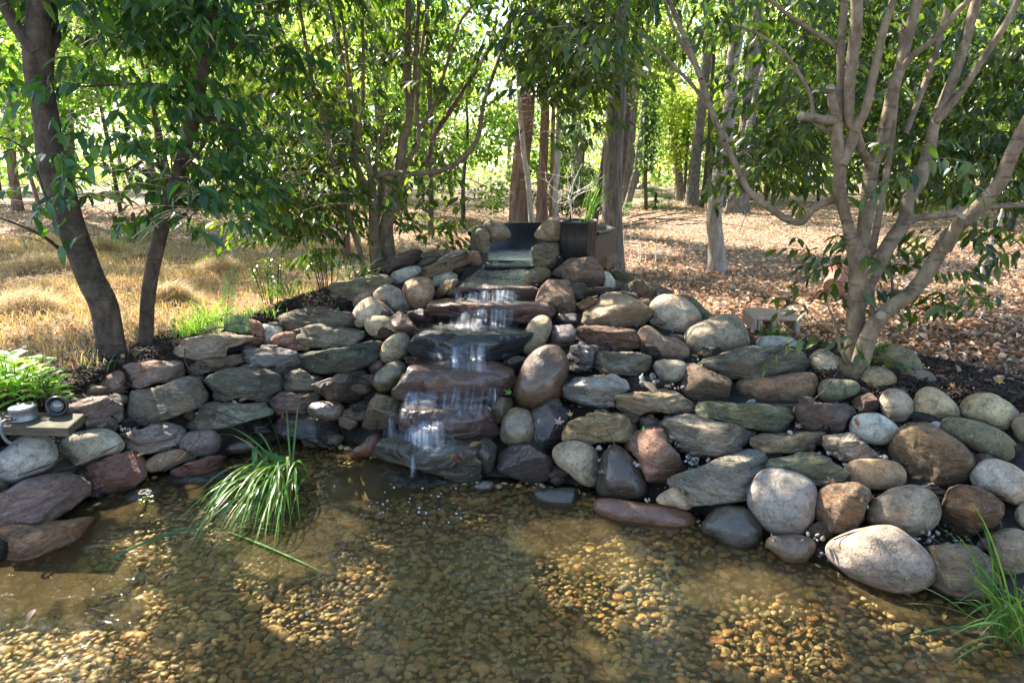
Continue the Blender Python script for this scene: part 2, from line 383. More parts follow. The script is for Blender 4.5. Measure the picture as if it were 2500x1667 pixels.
tag(link('ground', mesh('ground', np.stack([X, Y, Z], -1).reshape(-1, 3), np.stack([i + j, i + j + 1, i + j + nx + 1, i + j + nx], -1).reshape(-1, 4), M['floor'])), kind='structure')
# sloping bank of dark soil and liner under the stones
def bankpt(px, t):
    yr = np.interp(px, T_px, T_yr); yw = np.interp(px, T_px, T_yw); zr = float(np.interp(px, T_px, T_zr))
    if t <= 1:
        tt = max(t, -.35); py = yw + (yr - yw) * (tt if tt > 0 else tt * .12); z = zr * tt if tt > 0 else tt * .9
        p = G(px, py, max(z, -.31)); p.y += .13; p.z -= .035
    else:
        a = G(px, yr, zr); p = Vector((a.x * (1 + .1 * (t - 1)), a.y + .13 + (t - 1) * 1.2, a.z - .035 - (t - 1) * .5))
    return p
pxs = np.linspace(-600, 3100, 110); ts = np.linspace(-.35, 1.3, 40)
V, Q = grid(110, 40, lambda i, j: bankpt(pxs[i], ts[j]))
V += .02 * np.stack([vnoise(V * 9, 1), vnoise(V * 9, 2), vnoise(V * 9, 3)], -1)
tag(link('rockery_bank', mesh('rockery_bank', V, Q, M['soil'])), kind='structure')
WL = [G(a, c_, 0) for a, c_ in zip(T_px, T_yw)]; WX = np.array([q.x for q in WL]); WY = np.array([q.y for q in WL]); o_ = np.argsort(WX); WX, WY = WX[o_], WY[o_]
pool = G(955, 1215, -.15)
def bedz(x, y):
    t = np.clip((np.interp(x, WX, WY) - y) / .75, -.1, 1); return -.035 - .145 * t * (1.6 - .6 * t) + .008 * np.sin(x * 3.1) * np.cos(y * 2.7)
V, Q = grid(60, 60, lambda i, j: (-5.3 + i * 10.6 / 59, -2.5 + j * 6.6 / 59, bedz(-5.3 + i * 10.6 / 59, -2.5 + j * 6.6 / 59) - .012 - .15 * math.exp(-(((-5.3 + i * 10.6 / 59) - pool.x) / .3) ** 2 - (((-2.5 + j * 6.6 / 59) - pool.y) / .16) ** 2)))
tag(link('pond_bed', mesh('pond_bed', V, Q, M['bed'])), kind='structure')
V, Q = grid(2, 2, lambda i, j: (-5.3 + i * 10.6, -2.5 + j * 6.5, 0))
tag(link('pond_water', mesh('pond_water', V, Q, M['water'], smooth=False)), kind='structure')

def ico(sub):
    import bmesh
    bm = bmesh.new(); bmesh.ops.create_icosphere(bm, subdivisions=sub, radius=1)
    V = np.array([v.co[:] for v in bm.verts]); Fc = np.array([[v.index for v in f.verts] for f in bm.faces]); bm.free(); return V, Fc
I2, I2F = ico(2); I3, I3F = ico(3); I5, I5F = ico(5); I4, I4F = ico(4)
# gravel: thousands of rounded pebbles on the bed
def scatter_pebbles(name, pts, size, cols, label, base=I2, baseF=I2F):
    n = len(pts); s = size[:, None] * RNG.uniform(.7, 1.25, (n, 3)) * np.array([1.15, .95, .48])
    a = RNG.uniform(0, 2 * PI, n); ca, sa = np.cos(a), np.sin(a); tl = RNG.normal(0, .25, n)
    sh = base[None] * (1 + .22 * RNG.uniform(-1, 1, (n, 1, 3)) * base[None] * np.roll(base, 1, 1)[None])
    L = sh * s[:, None, :]
    x = L[..., 0] * ca[:, None] - L[..., 1] * sa[:, None]; y = L[..., 0] * sa[:, None] + L[..., 1] * ca[:, None]; z = L[..., 2] + L[..., 0] * tl[:, None]
    V = np.stack([x, y, z], -1) + pts[:, None, :]
    Fc = (baseF[None] + (np.arange(n) * len(base))[:, None, None]).reshape(-1, 3)
    o = link(name, mesh(name, V.reshape(-1, 3), Fc, M['gravel'], True, np.repeat(cols, len(base), 0)))
    return tag(o, label, 'gravel', kind='stuff')
st = .0265; gxs = np.arange(-2.9, 2.9, st); gys = np.arange(1.35, 3.5, st * .9)
X, Y = np.meshgrid(gxs, gys); X = X.ravel() + RNG.normal(0, st * .3, X.size); Y = Y.ravel() + RNG.normal(0, st * .3, Y.size)
hole = (((X - pool.x) / .34) ** 2 + ((Y - pool.y) / .17) ** 2 < 1)
keep = (Y < np.interp(X, WX, WY) + .10) & ~hole & (np.abs(X) < .95 * Y * 1.0 + .6); X, Y = X[keep], Y[keep]; n = len(X)
pal = np.array([(.30, .20, .085), (.34, .24, .11), (.25, .19, .09), (.34, .18, .06), (.19, .16, .10), (.38, .29, .16), (.30, .14, .06), (.14, .11, .07)])
cols = 1.2 * pal[RNG.choice(8, n, p=[.2, .18, .18, .1, .12, .09, .05, .08])] * RNG.uniform(.85, 1.15, (n, 1))
size = RNG.uniform(.008, .0165, n) * np.where(RNG.random(n) < .10, 1.7, 1)
scatter_pebbles('pond_gravel', np.stack([X, Y, bedz(X, Y) + RNG.uniform(0, .014, n)], -1), size, cols, 'rounded tan and ochre pebbles covering the shallow pond bed')
print('gravel', n)
# ------------------------------------------------------------------ stones
CROP = dict(a=(0, 700), b=(400, 700), c=(800, 500), d=(900, 800), e=(1200, 500), f=(1300, 800), g=(1650, 700), h=(2000, 800), i=(1700, 1050), j=(2000, 1167), k=(0, 1000))
def outline(crop, s):
    ox, oy = CROP[crop]; return [(ox + float(a) / 3.136, oy + float(b) / 3.136) for a, b in (p.split(',') for p in s.split())]
def stone(name, poly, kind, rgb, label, wet=False, off=0.0, thick=1.0, cat='rock', yd=None, center=None, group=None, grow=1.05, flat=None, tmpl=0):
    """a solid stone: outline seen from the pond side, real depth behind and in front, chipped faces"""
    rng = np.random.default_rng(abs(hash(poly[0])) % 99991 + len(poly))
    rng = np.random.default_rng(int(poly[0][0] * 7 + poly[0][1] * 13) % 99991)
    A = np.array(poly); x0, y0 = A.min(0); x1, y1 = A.max(0); cx, cy = (x0 + x1) / 2, (y0 + y1) / 2
    Pc = bank(cx, cy) if yd is None else P(cx, cy, yd)
    ax = ray(cx, cy).normalized(); Pc = Pc + ax * off
    right = Vector((1, 0, 0)) - ax * ax.x; right.normalize(); up = right.cross(ax); up.normalize()
    k = mpp(Pc)
    pl = []
    for px, py in poly:                     # outline in the stone's own plane
        d = ray(px, py); t = (Pc - Vector((0, 0, CAMZ))).dot(ax) / d.dot(ax); q = Vector((0, 0, CAMZ)) + d * t - Pc
        pl.append((q.dot(right), q.dot(up)))
    pl = np.array(pl) * grow; wd, ht = np.ptp(pl[:, 0]), np.ptp(pl[:, 1]); c0 = (pl.max(0) + pl.min(0)) / 2 * .5 + pl.mean(0) * .5
    th = np.linspace(0, 2 * PI, 128, endpoint=False); R = np.zeros(128)
    for i, a in enumerate(th):
        d = np.array([math.cos(a), math.sin(a)]); best = 0
        for m in range(len(pl)):
            p, q = pl[m] - c0, pl[(m + 1) % len(pl)] - c0; e = q - p; den = d[0] * e[1] - d[1] * e[0]
            if abs(den) < 1e-12: continue
            t = (p[0] * e[1] - p[1] * e[0]) / den; u = (p[0] * d[1] - p[1] * d[0]) / den
            if t > 0 and -1e-6 <= u <= 1 + 1e-6: best = max(best, t)
        R[i] = best
    sm = 4.5 if kind == 'b' else .8
    kk = np.exp(-(np.arange(-12, 13) / sm) ** 2); kk /= kk.sum()
    R = np.convolve(np.concatenate([R[-12:], R, R[:12]]), kk, 'valid') * (1.012 if kind == 'b' else 1.0)
    D = I4 if tmpl else I5; ang = np.mod(np.arctan2(D[:, 1], D[:, 0]), 2 * PI); s = np.hypot(D[:, 0], D[:, 1])
    Rr = np.interp(ang, np.append(th, 2 * PI), np.append(R, R[0]))
    mn = min(wd, ht)
    if kind == 'b': e1, e2, df, db = .92, .92, mn * .48, mn * .6
    elif kind == 'a': e1, e2, df, db = .46, .5, mn * .62, mn * .65
    elif kind == 'p': e1, e2, df, db = .28, .3, min(wd * .3, .32), min(wd * .3, .2)
    else: e1, e2, df, db = .33, .40, min(wd * .42, ht * 1.25), min(wd * .4, ht * 1.2)
    df *= thick; db = min(db * thick, .16)
    rr = Rr * s ** e1; W = np.sign(D[:, 2]) * np.abs(D[:, 2]) ** e2 * np.where(D[:, 2] > 0, df, db)
    V = np.stack([np.cos(ang) * rr, np.sin(ang) * rr, W], -1)
    def clip(n, frac):
        nonlocal V
        n = np.array(n, float); n /= np.linalg.norm(n); h = V @ n; d = h.max() * frac; f = np.where(h > d, d / np.maximum(h, 1e-9), 1.0)
        V = V * (f ** .97)[:, None]
    sp = math.hypot(ax.x, ax.y); upn = np.array([0, sp, -ax.z])          # world up in the stone's frame
    if kind == 'p':
        silt = ((pl - c0) @ upn[:2]).max(); hm = (V @ upn).max(); clip(upn + np.array([rng.normal(0, .02), 0, -.03]), silt * .97 / hm)
        for _ in range(4): clip([rng.normal(0, .4), rng.uniform(-.9, -.4), 1], rng.uniform(.78, .90))
    elif kind != 'b':
        tl = rng.normal(0, .10, 3); silt = ((pl - c0) @ upn[:2]).max()
        hm = (V @ upn).max(); clip(upn + tl * np.array([1.2, .6, 1]), min(1, max(.5, silt * .97 / hm)) if kind == 's' else rng.uniform(.80, .92))
        clip([rng.normal(0, .18), rng.uniform(-.6, -.2), 1], rng.uniform(.74, .86))
        clip([rng.normal(0, .3), -1, .25], rng.uniform(.86, .96))
        for _ in range(5 if kind == 'a' else 3):
            a = rng.uniform(0, 2 * PI); clip([math.cos(a) * .8, math.sin(a) * (.8 if kind == 'a' else .45), rng.uniform(.35, 1.0)], rng.uniform(.58, .82))
        for _ in range(5 if kind == 'a' else 1):
            a = rng.uniform(0, 2 * PI); clip([math.cos(a), math.sin(a) * .7, rng.uniform(.0, .9)], rng.uniform(.86, .96))
    else:
        for _ in range(4):
            a = rng.uniform(0, 2 * PI); clip([math.cos(a) * .8, math.sin(a) * .8, rng.uniform(.3, 1.0)], rng.uniform(.90, .98))
    # to world axes about the centre
    Wd = V[:, :1] * np.array(right) + V[:, 1:2] * np.array(up) - V[:, 2:3] * np.array(ax)
    sd = int(rng.integers(9999)); nn = Wd / (np.linalg.norm(Wd, axis=1)[:, None] + 1e-9); g = max(mn, .05)
    q = Wd / g
    if kind == 'p': dis = (np.floor(fbm(q * np.array([1, 1, 3]) * 1.5 + sd, sd, 3) * 5) / 5 * .14 + fbm(q * np.array([1, 1, 3]) * 3, sd, 4) * .12) * .16
    elif kind == 'b': dis = fbm(q * 1.6 + sd, sd, 3) * .035 * g + fbm(q * 8, sd + 9, 3) * .007 * g
    elif kind == 'a': c_ = np.floor(fbm(q * 1.6 + sd, sd, 2) * 7) / 7; dis = (c_ * .09 + fbm(q * 2.6 + sd, sd, 4) * .05 - np.abs(fbm(q * 5, sd + 9, 4)) * .06) * min(g, .2)
    else:
        sq = q * np.array([1, 1, 4.5]); ly = fbm(sq * 1.7 + sd, sd, 4); c_ = np.floor(fbm(q * np.array([1, 1, 2.2]) * 1.5 + sd, sd + 4, 2) * 6) / 6; dis = (ly * .06 + np.floor(ly * 6) / 6 * .12 + c_ * .10 - np.abs(fbm(sq * 3, sd + 3, 3)) * .06) * min(g, .15)
    V = Wd + nn * dis[:, None]
    mt = M[('wet' if wet else '') + ('b' if kind == 'b' else 's')] if wet else M['boulder' if kind == 'b' else 'slab']
    off0 = np.array(right) * c0[0] + np.array(up) * c0[1]
    o = link(name, mesh(name, V, I4F if tmpl else I5F, mt), None, tuple(np.array(Pc) + off0))
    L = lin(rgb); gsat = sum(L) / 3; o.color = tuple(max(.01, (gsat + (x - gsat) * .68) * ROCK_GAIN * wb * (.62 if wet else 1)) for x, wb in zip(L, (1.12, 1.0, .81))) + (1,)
    return tag(o, label, cat, group)
ROCK_GAIN = .92
ROCKS = """a|s|158,138,138||mauve-grey stone with sunlit top edge, topmost on the left above the big triangular stone|925,600 1130,575 1300,555 1390,575 1422,640 1405,700 1340,742 1220,738 1060,778 960,775 885,745 935,665
a|b|128,104,98|o.05|brown rounded stone end beside the dark mulch, under the mauve-grey stone|930,640 960,700 975,780 940,825 870,848 800,830 745,790 740,745 800,690 870,655
a|a|138,138,132||large grey triangular stone with a lichened left corner, below the mauve-grey stone|965,790 1250,760 1420,700 1570,690 1600,760 1605,860 1500,920 1290,1010 1150,1090 1070,1110 1000,1090 975,990 930,900 945,850
a|s|150,136,142||pinkish grey slab between the black spotlight and the triangular stone|515,885 620,862 800,850 920,880 960,960 950,1010 870,1060 720,1090 665,1085 640,1000 500,970
k|b|165,170,182||big bluish white boulder at the left edge, just below the wooden board|-100,360 0,340 60,290 150,215 260,178 330,200 400,260 432,330 425,400 360,450 280,490 200,510 110,580 30,570 -60,520 -110,450
k|b|172,178,180||smooth oval whitish boulder above the red-pink block|452,265 500,215 620,170 780,145 860,170 930,230 958,285 930,320 800,350 660,410 600,425 520,390 465,330
k|s|150,142,150||lilac-grey slab carrying dry leaves and white pebbles, right of the oval whitish boulder|900,185 970,165 1090,150 1240,100 1290,90 1430,150 1448,190 1400,250 1250,310 1120,345 1040,330 960,300 940,240
k|a|160,116,110||red-pink angular block at the waterline near the left|600,470 640,430 880,345 1000,315 1060,340 1110,430 1115,490 1060,540 1000,600 960,640 840,655 760,640 700,625 690,580 640,520
k|b|150,128,104|t.9|brown flattened oval stone right of the red-pink block|1115,400 1200,340 1330,305 1400,310 1428,350 1400,400 1290,440 1180,475 1125,475
b|b|122,112,118||dark mauve rounded stone under the long green-grey slab end|190,1115 300,1105 390,1095 430,1160 420,1240 350,1290 270,1300 200,1270 110,1240 120,1180
k|s|148,126,132|t1.1|big purple-grey slab with sun on its top, nearest stone at the left edge|80,620 160,560 260,510 420,470 500,480 620,510 680,570 695,650 640,700 500,800 380,870 260,920 190,935 100,915 0,890 -80,880 -80,700
k|s|165,130,100|o-.08|tan slab dipping into the water below the purple-grey slab|-50,910 100,880 190,880 300,880 480,850 700,815 755,820 740,870 620,990 450,1060 250,1140 130,1160 0,1180 -60,1180
k|a|150,140,125|o.08|small pale wedge stone poking out between purple slab and water|580,790 640,740 720,690 765,690 770,720 700,765 600,800
k|a|112,108,112|o.08|small dark grey stone behind the oval whitish boulder, under the board end|340,190 520,185 560,200 500,240 430,265 370,250
k|b|120,110,105|o.05|small grey stone cut by the left edge beneath the bluish white boulder|-60,550 0,555 40,590 40,640 0,690 -60,700
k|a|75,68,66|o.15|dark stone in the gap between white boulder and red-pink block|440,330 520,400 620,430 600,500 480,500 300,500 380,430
b|s|146,100,88||long thin red-brown sliver stone at the waterline left of the grass clump|35,1410 150,1360 300,1310 430,1280 490,1290 460,1340 450,1390 380,1420 180,1460 70,1445
b|s|176,160,150|t1.1|large pale pinkish slab topmost on the left beside the green grass tuft|50,525 130,430 220,390 350,370 470,360 590,350 720,375 735,400 600,440 480,470 460,520 300,560 190,565 90,550
b|b|148,104,88|o.06|red-brown rounded stone behind the pale slab, under the fallen fern frond|590,275 660,250 730,270 775,330 765,390 740,440 680,460 600,450 560,380
b|b|178,190,198|o.08|light blue-white stone wedged right of the red-brown rounded stone|745,290 870,295 915,345 860,385 830,450 780,470 750,380
b|b|146,102,86||small reddish stone below the light blue-white stone|815,410 850,370 920,345 1020,350 1010,400 1000,440 920,462 830,458
b|s|152,116,98|o.03|thin reddish lip of stone under the cream layered slab|925,450 1000,432 1140,450 1100,490 960,482
b|s|128,112,100||thin brown slab sloping beneath the pale pinkish slab|160,625 230,580 400,540 540,518 590,530 600,580 500,620 350,655 200,685
b|s|148,148,158||blue-grey slab with ragged lower edge, right of the thin brown slab|590,500 640,478 800,470 960,485 1050,510 1060,560 1030,600 900,610 780,605 640,615 600,580
b|s|92,102,94|t1.1|long dark green slate slab with fine layers below the cream slab|995,540 1080,495 1350,480 1560,420 1680,420 1665,490 1560,600 1400,650 1250,665 1100,655 1040,610
b|s|150,145,134||cream layered slab with dark cracks on the left of the fall|985,420 1020,360 1080,305 1200,292 1350,300 1500,330 1555,360 1545,410 1400,450 1280,468 1150,465 1050,450
b|s|112,110,104||wide dark grey slab with a reddish left end above the cream slab|870,280 880,230 940,190 1100,165 1280,158 1440,170 1455,230 1450,305 1350,310 1100,310 1000,345 900,335
b|b|156,114,114|o.04|pinkish red stone with sun on its shoulder atop the dark grey slab|930,190 980,130 1080,75 1130,65 1170,90 1190,150 1180,180 1000,190
b|a|92,88,88|o.06|small dark stone between the pinkish red stone and the pale twisted one|1160,70 1220,50 1270,90 1290,165 1190,170
b|a|118,104,106|o.04|small twisted pink-grey stone left of the mossy green slab|1235,30 1300,5 1345,80 1370,170 1300,180 1275,100
c|s|126,132,116||mossy green slab with lichen patch below the clustered tree stems|0,640 60,590 200,575 300,545 430,540 485,565 480,620 400,640 350,670 250,690 210,730 190,775 130,775 80,700
c|b|148,136,126|o.05|small pale stone tucked behind the white-and-brown boulder pair|195,730 240,670 300,655 365,665 340,720 250,770 200,800
c|b|178,168,156|t1.1|whitish boulder with a rounded left flank above the brown wedge stone|190,870 200,810 250,750 330,705 400,740 500,820 530,860 470,890 300,900 290,945 230,940 200,910
c|b|132,128,128|t1.1|grey humped boulder between the whitish boulder and the brown egg boulder|335,695 400,630 470,608 540,640 600,720 640,800 570,840 490,835 420,760
c|b|160,134,112|t1.1|brown and cream egg-shaped boulder beside the top of the fall|575,640 600,590 690,562 770,565 805,610 808,680 780,760 730,800 690,815 640,780 600,720
c|b|158,148,132||cream flattened boulder under the whitish boulder|285,880 340,855 460,860 540,900 570,970 500,1000 440,1025 340,1000 295,955
c|a|172,118,80|w o-.03|orange-brown wet wedge stone leaning left of the second fall|465,880 550,818 610,840 650,900 700,970 695,1010 640,1000 560,970 500,930
c|a|98,64,50|w o.04|dark wet red-brown block behind the orange-brown wedge|600,820 720,800 830,820 840,885 740,930 690,935 640,890
c|s|130,114,98||long brown slab lying diagonally up to the black basin|520,640 640,560 700,500 830,440 950,380 1060,350 1115,400 1115,440 1080,460 960,490 930,530 820,570 780,580 690,570 600,600 560,650
c|b|176,186,192|o.03|light blue-white stone left of the long diagonal slab|485,560 500,520 600,480 700,470 725,500 650,565 560,605 500,612
c|a|116,104,108||dark purple rock with sunlit lower edge at the foot of the tree stems|365,455 450,420 540,370 690,335 730,350 735,400 620,490 510,505 480,545 420,545 385,490
c|b|136,128,118|o.03|brownish grey humped stone right of the dark purple rock|630,490 700,420 780,375 840,372 880,400 830,440 720,490
c|s|158,162,156|y4.9|pale slab lit along its top just left of the black basin|815,445 870,400 980,345 1070,345 1050,375 960,400
c|b|106,100,94|y5.0|dull grey stone at the back of the pile left of the basin|725,370 830,345 950,350 900,400 860,400 780,400 700,420
c|a|132,106,84|y4.75|small brown block touching the lower left corner of the basin|1075,365 1110,352 1160,370 1182,430 1160,465 1120,450 1080,410
c|b|122,116,116||smooth grey wedge stone beside the stream, below the brown block|940,490 1000,465 1110,440 1115,500 1090,540 1000,535
c|b|158,172,168|o.02|pale blue-green stone beneath the grey wedge|810,560 930,512 1015,545 970,575 890,600 830,645 808,615
c|a|148,128,102|o-.03|tan pointed stone slanting toward the upper fall|800,705 860,620 900,580 1000,560 1015,590 930,670 840,730 805,730
c|a|138,138,122|y4.88|upright grey-green block standing at the basin's left corner|1125,240 1145,185 1215,170 1240,220 1238,370 1160,380 1140,320
c|b|128,116,102|y4.99|rounded tan-grey stone sitting on the basin's back left rim|1190,150 1230,115 1290,115 1350,150 1410,235 1340,265 1270,285 1240,280 1225,200
e|b|148,130,108|y4.92|rounded tan stone on the basin rim left of the black plant pot|320,240 380,150 450,100 545,100 540,270 480,280 400,270 335,250
e|a|132,132,112|y4.78|grey-green block beside the stream mouth below the plant pot|302,330 390,285 520,280 530,340 500,420 470,475 380,490 320,460 300,400
e|b|102,98,84|y4.55|small dark lumpy stone below the grey-green block at the stream|250,545 290,500 340,485 455,495 440,560 400,595 300,605 255,580
e|a|128,112,108|t1.1 y4.62|large greyish brown rock directly under the black plant pot|448,530 520,470 590,400 750,395 800,430 860,500 870,560 850,620 800,662 700,655 630,655 590,580
e|a|146,122,106|o-.08 t1.1|squarish brown block with slanted top at the right of the upper fall|335,735 380,620 440,555 600,565 630,640 655,760 650,810 540,822 440,810 350,780
e|b|182,190,196|o.04|smooth light blue-white stone right of the rock under the plant pot|850,505 900,515 945,580 948,640 920,668 860,660 860,580
e|b|92,88,68|o.25|dark olive dome-shaped stone at the foot of the tall grey trunk|895,530 960,505 1030,515 1095,560 1030,640 950,600
e|b|104,88,78|o.12|small brown stone in front of the dark olive dome|940,570 1000,590 1030,635 970,670 940,665
e|a|116,102,92|t.8|pointed triangular rock plate with a pale edge on the right slope|960,665 1080,590 1140,555 1180,610 1245,700 1225,775 1100,750 1050,710
e|b|108,98,88|o.15|flat dull brown stone behind the triangular plate|1180,620 1270,612 1380,660 1390,700 1300,710 1240,720
g|b|92,108,92|o.12|moss-green stone behind the white sunlit boulder|-10,75 60,62 140,90 230,180 300,240 250,300 150,300 80,200
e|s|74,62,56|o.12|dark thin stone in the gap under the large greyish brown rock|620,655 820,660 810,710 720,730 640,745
e|s|132,106,84|o-.02|narrow brown stone slanting below the dark gap stone|655,760 740,710 815,690 810,740 720,790 660,805
e|a|168,148,126|t1.15|broad tan rock with a humped top on the right of the falls|648,840 700,790 790,760 830,690 900,662 980,680 1070,720 1150,760 1215,800 1200,870 1170,925 1050,945 950,945 850,920 670,910
e|b|168,164,158|t1.1|pale round boulder striped with sunlight on the right slope|1210,860 1230,760 1290,700 1380,692 1480,720 1560,790 1600,870 1560,950 1450,985 1340,975 1260,930
e|a|92,74,50|w o.05|small mossy brown stone under the squarish brown block|490,835 650,830 650,900 560,918 500,895
e|s|118,92,80||dark reddish slab with raised grain under the broad tan rock|635,980 650,935 760,925 950,940 1100,955 1120,1040 1110,1110 1000,1125 900,1130 800,1100 700,1040
e|a|136,118,128|w|wet block shining violet between the oval stone and the reddish slab|435,990 470,930 620,915 640,960 630,1080 560,1105 440,1080 430,1030
e|b|140,132,112|o-.05 t1.1|upright tan oval stone right of the middle fall|228,1100 235,1000 290,900 360,850 420,850 455,890 450,970 410,1060 330,1135 280,1148 235,1125
e|b|108,74,10|w o-.08 t1.1|largest egg-shaped wet boulder, mossy olive above and red-brown below|185,1400 220,1310 270,1190 370,1090 460,1075 530,1110 575,1190 580,1270 550,1370 510,1500 450,1568 330,1590 240,1568 190,1480
e|s|98,84,86|w|dark purplish layered stone right of the mossy egg boulder|560,1190 610,1080 700,1060 800,1100 785,1250 680,1275 570,1280
e|s|116,116,110||grey slab with a yellow leaf lying on its top|775,1190 810,1140 950,1130 1100,1125 1210,1160 1240,1240 1210,1285 1100,1300 950,1295 830,1285 780,1240
e|b|142,122,110||half-round brown boulder with a pale highlight below the sun-striped boulder|1115,1030 1130,970 1180,920 1240,940 1300,1000 1420,1030 1500,1085 1522,1120 1480,1180 1350,1190 1230,1170 1140,1110
g|b|140,136,126|t1.1|large smooth grey-brown boulder leaning above the long grey slab|65,370 100,320 230,265 380,222 460,225 520,310 580,440 520,460 360,520 200,570 130,510 80,440
g|s|118,122,120|t1.1|long grey-green pointed slab resting across the orange-brown stone|197,570 300,535 400,480 540,447 600,460 800,470 920,500 1030,560 1055,625 1010,680 850,685 720,710 530,720 350,690 210,630
g|b|142,114,92|o.05|orange-brown rounded slab under the long grey-green slab|440,710 530,700 720,690 850,670 1010,660 1055,630 1075,700 1070,800 1000,870 850,895 700,895 560,870 490,820
g|b|180,188,194|o.06|flat white boulder behind the long grey-green slab|605,415 660,382 800,380 900,400 960,450 980,530 900,520 640,485
g|b|182,172,160||pale triangular rounded stone left of the tan tree's foot|1015,545 1100,475 1160,490 1280,560 1275,620 1230,680 1100,705 1070,660 1050,620
g|b|110,120,100||dark green oval stone below the tan tree's foot|1100,760 1120,720 1200,705 1380,725 1410,770 1390,820 1270,865 1150,885 1095,840
f|b|142,142,136||grey and white rounded stone right of the slab with the yellow leaf|925,290 950,255 1000,245 1150,255 1185,300 1170,350 1120,410 1000,420 950,350
f|a|122,106,94|t1.1|dark brown angular block in the middle of the right slope|1180,275 1240,262 1290,290 1420,350 1530,400 1520,470 1490,565 1380,575 1250,580 1180,530 1115,490 1150,400
g|s|120,134,110|t.8|flat green lichen-covered slab in the middle of the right slope|135,960 170,890 300,880 550,895 800,925 890,950 885,1000 865,1100 800,1130 700,1115 560,1080 380,1030 250,1000 140,970
g|a|118,100,100||dull purple block right of the green lichen slab|900,965 935,905 1000,890 1345,880 1375,900 1345,1040 1280,1110 1160,1125 1040,1110 940,1085 915,1010
g|a|122,100,94|o.03|small purplish stone at the upper right corner of the purple block|1340,870 1400,830 1490,812 1540,850 1575,920 1540,960 1450,975 1360,920
h|b|184,192,196||smooth white stone right of the purple block with a brown leaf on it|232,760 260,690 340,660 440,658 540,710 605,770 590,830 530,890 440,895 330,875 260,820
h|b|146,132,106||tan rounded stone just right of the tan tree's foot|300,410 350,330 400,302 480,305 560,345 595,400 570,460 490,495 410,502 330,470
h|b|112,104,98|o.02|dark brown oval stone at the edge of the mulch bed|605,380 660,320 780,318 860,350 893,400 890,460 780,465 740,485 620,440
h|b|158,148,134||mottled whitish lumpy stone below the dark brown oval|465,540 500,490 580,468 660,500 720,570 715,650 680,705 590,725 520,700 480,640
h|b|172,158,126|t1.1|cream cone-shaped boulder at the upper right|712,680 720,580 760,490 820,455 890,465 980,520 1050,590 1078,660 1070,700 940,710 860,745 780,748 720,720
h|b|150,136,126|o.06|small mottled stone with a leaf, behind the cream cone-shaped boulder|955,490 1010,460 1100,460 1195,515 1120,590 1070,610 1020,570
h|b|166,158,128|t1.1|large cream oval boulder against the mulch at the upper right|1080,610 1110,550 1200,512 1320,510 1440,570 1520,650 1525,690 1470,740 1410,795 1300,750 1200,710 1090,690
h|b|132,118,98||brown boulder cut by the right edge below the cream ovals|1470,740 1500,690 1568,650 1620,650 1650,900 1568,890 1500,830
h|b|122,122,98||long olive-grey oval boulder sloping down to the right|920,720 970,695 1100,695 1250,730 1400,800 1490,880 1500,930 1460,1010 1420,1022 1280,980 1130,910 1000,840 930,790
h|a|132,112,88|t1.2|biggest rough dark brown boulder on the right|512,920 540,850 640,790 780,740 870,760 960,830 1070,880 1150,970 1185,1040 1170,1140 1110,1210 1020,1235 900,1210 780,1180 680,1140 640,1070 540,1000
h|b|166,170,170||whitish grey boulder at the right edge above the grass tuft|1160,1160 1180,1090 1280,1010 1360,1002 1480,1050 1568,1110 1640,1180 1640,1300 1568,1365 1460,1345 1330,1270 1200,1220
h|b|176,146,112||orange-cream oval boulder left of the biggest brown boulder|187,1090 240,1030 320,1010 480,1012 590,1030 650,1090 668,1170 620,1215 480,1240 330,1225 240,1190 195,1140
h|s|164,154,144||pale slab sprinkled with white pebbles above the orange-cream oval|22,900 50,830 180,812 260,830 340,880 420,940 460,990 380,1005 260,1020 180,1020 60,960
h|b|146,136,124|t1.1|large grey-brown round boulder below the orange-cream oval|355,1430 380,1380 460,1290 560,1235 700,1210 820,1240 900,1310 925,1390 900,1490 820,1560 680,1600 520,1520 400,1510 360,1480
h|s|124,116,116|o.1|flat grey stone half hidden behind the large grey-brown round boulder|650,1200 720,1160 860,1180 980,1260 970,1330 920,1355 870,1290 780,1240
h|a|116,92,66|t1.1|dark brown squarish boulder with pebbles on top near the right edge|945,1360 1000,1250 1080,1222 1220,1225 1340,1270 1430,1350 1420,1430 1380,1500 1280,1600 1150,1630 1000,1600 950,1500
i|a|136,118,100|t1.1|brown and white streaked boulder right of the huge white boulder|905,560 940,450 1060,420 1190,415 1300,470 1325,495 1290,580 1285,680 1220,760 1100,788 1000,770 910,680 903,620
i|b|152,153,158|t1.1|big squarish white boulder standing at the waterline on the right|388,540 400,470 450,380 510,308 640,305 760,340 870,390 905,450 905,560 885,700 830,800 700,810 580,790 500,720 420,620
i|s|126,138,120||grey-green long stone behind the squarish white boulder|500,290 560,220 700,190 870,180 1000,230 1100,290 1135,370 1110,430 930,430 860,380 700,330 600,310
g|s|154,138,112||tan flat-faced block below the green lichen slab|572,1160 640,1125 860,1125 1135,1110 1120,1170 1060,1220 980,1270 780,1280 620,1287 595,1240
j|b|152,142,136|t1.15|huge pale pear-shaped boulder resting in the water at the right|45,540 110,480 280,410 450,378 570,380 640,430 740,500 840,600 890,690 885,760 800,830 680,870 560,870 400,820 240,740 120,640 55,590
j|a|132,120,104||grey striated boulder standing in the water beside the huge pale boulder|820,530 960,480 1080,508 1180,520 1280,590 1350,690 1370,800 1350,900 1200,950 1000,900 890,800 885,690 850,600
j|b|142,132,114|o.05|grey-brown stone partly hidden behind the right grass tuft|1280,530 1300,450 1400,400 1500,390 1600,430 1600,700 1450,740 1340,680
j|b|156,146,124|o.05|small cream stone at the right edge above the grass tuft|1500,260 1540,200 1620,180 1640,400 1550,370 1505,320
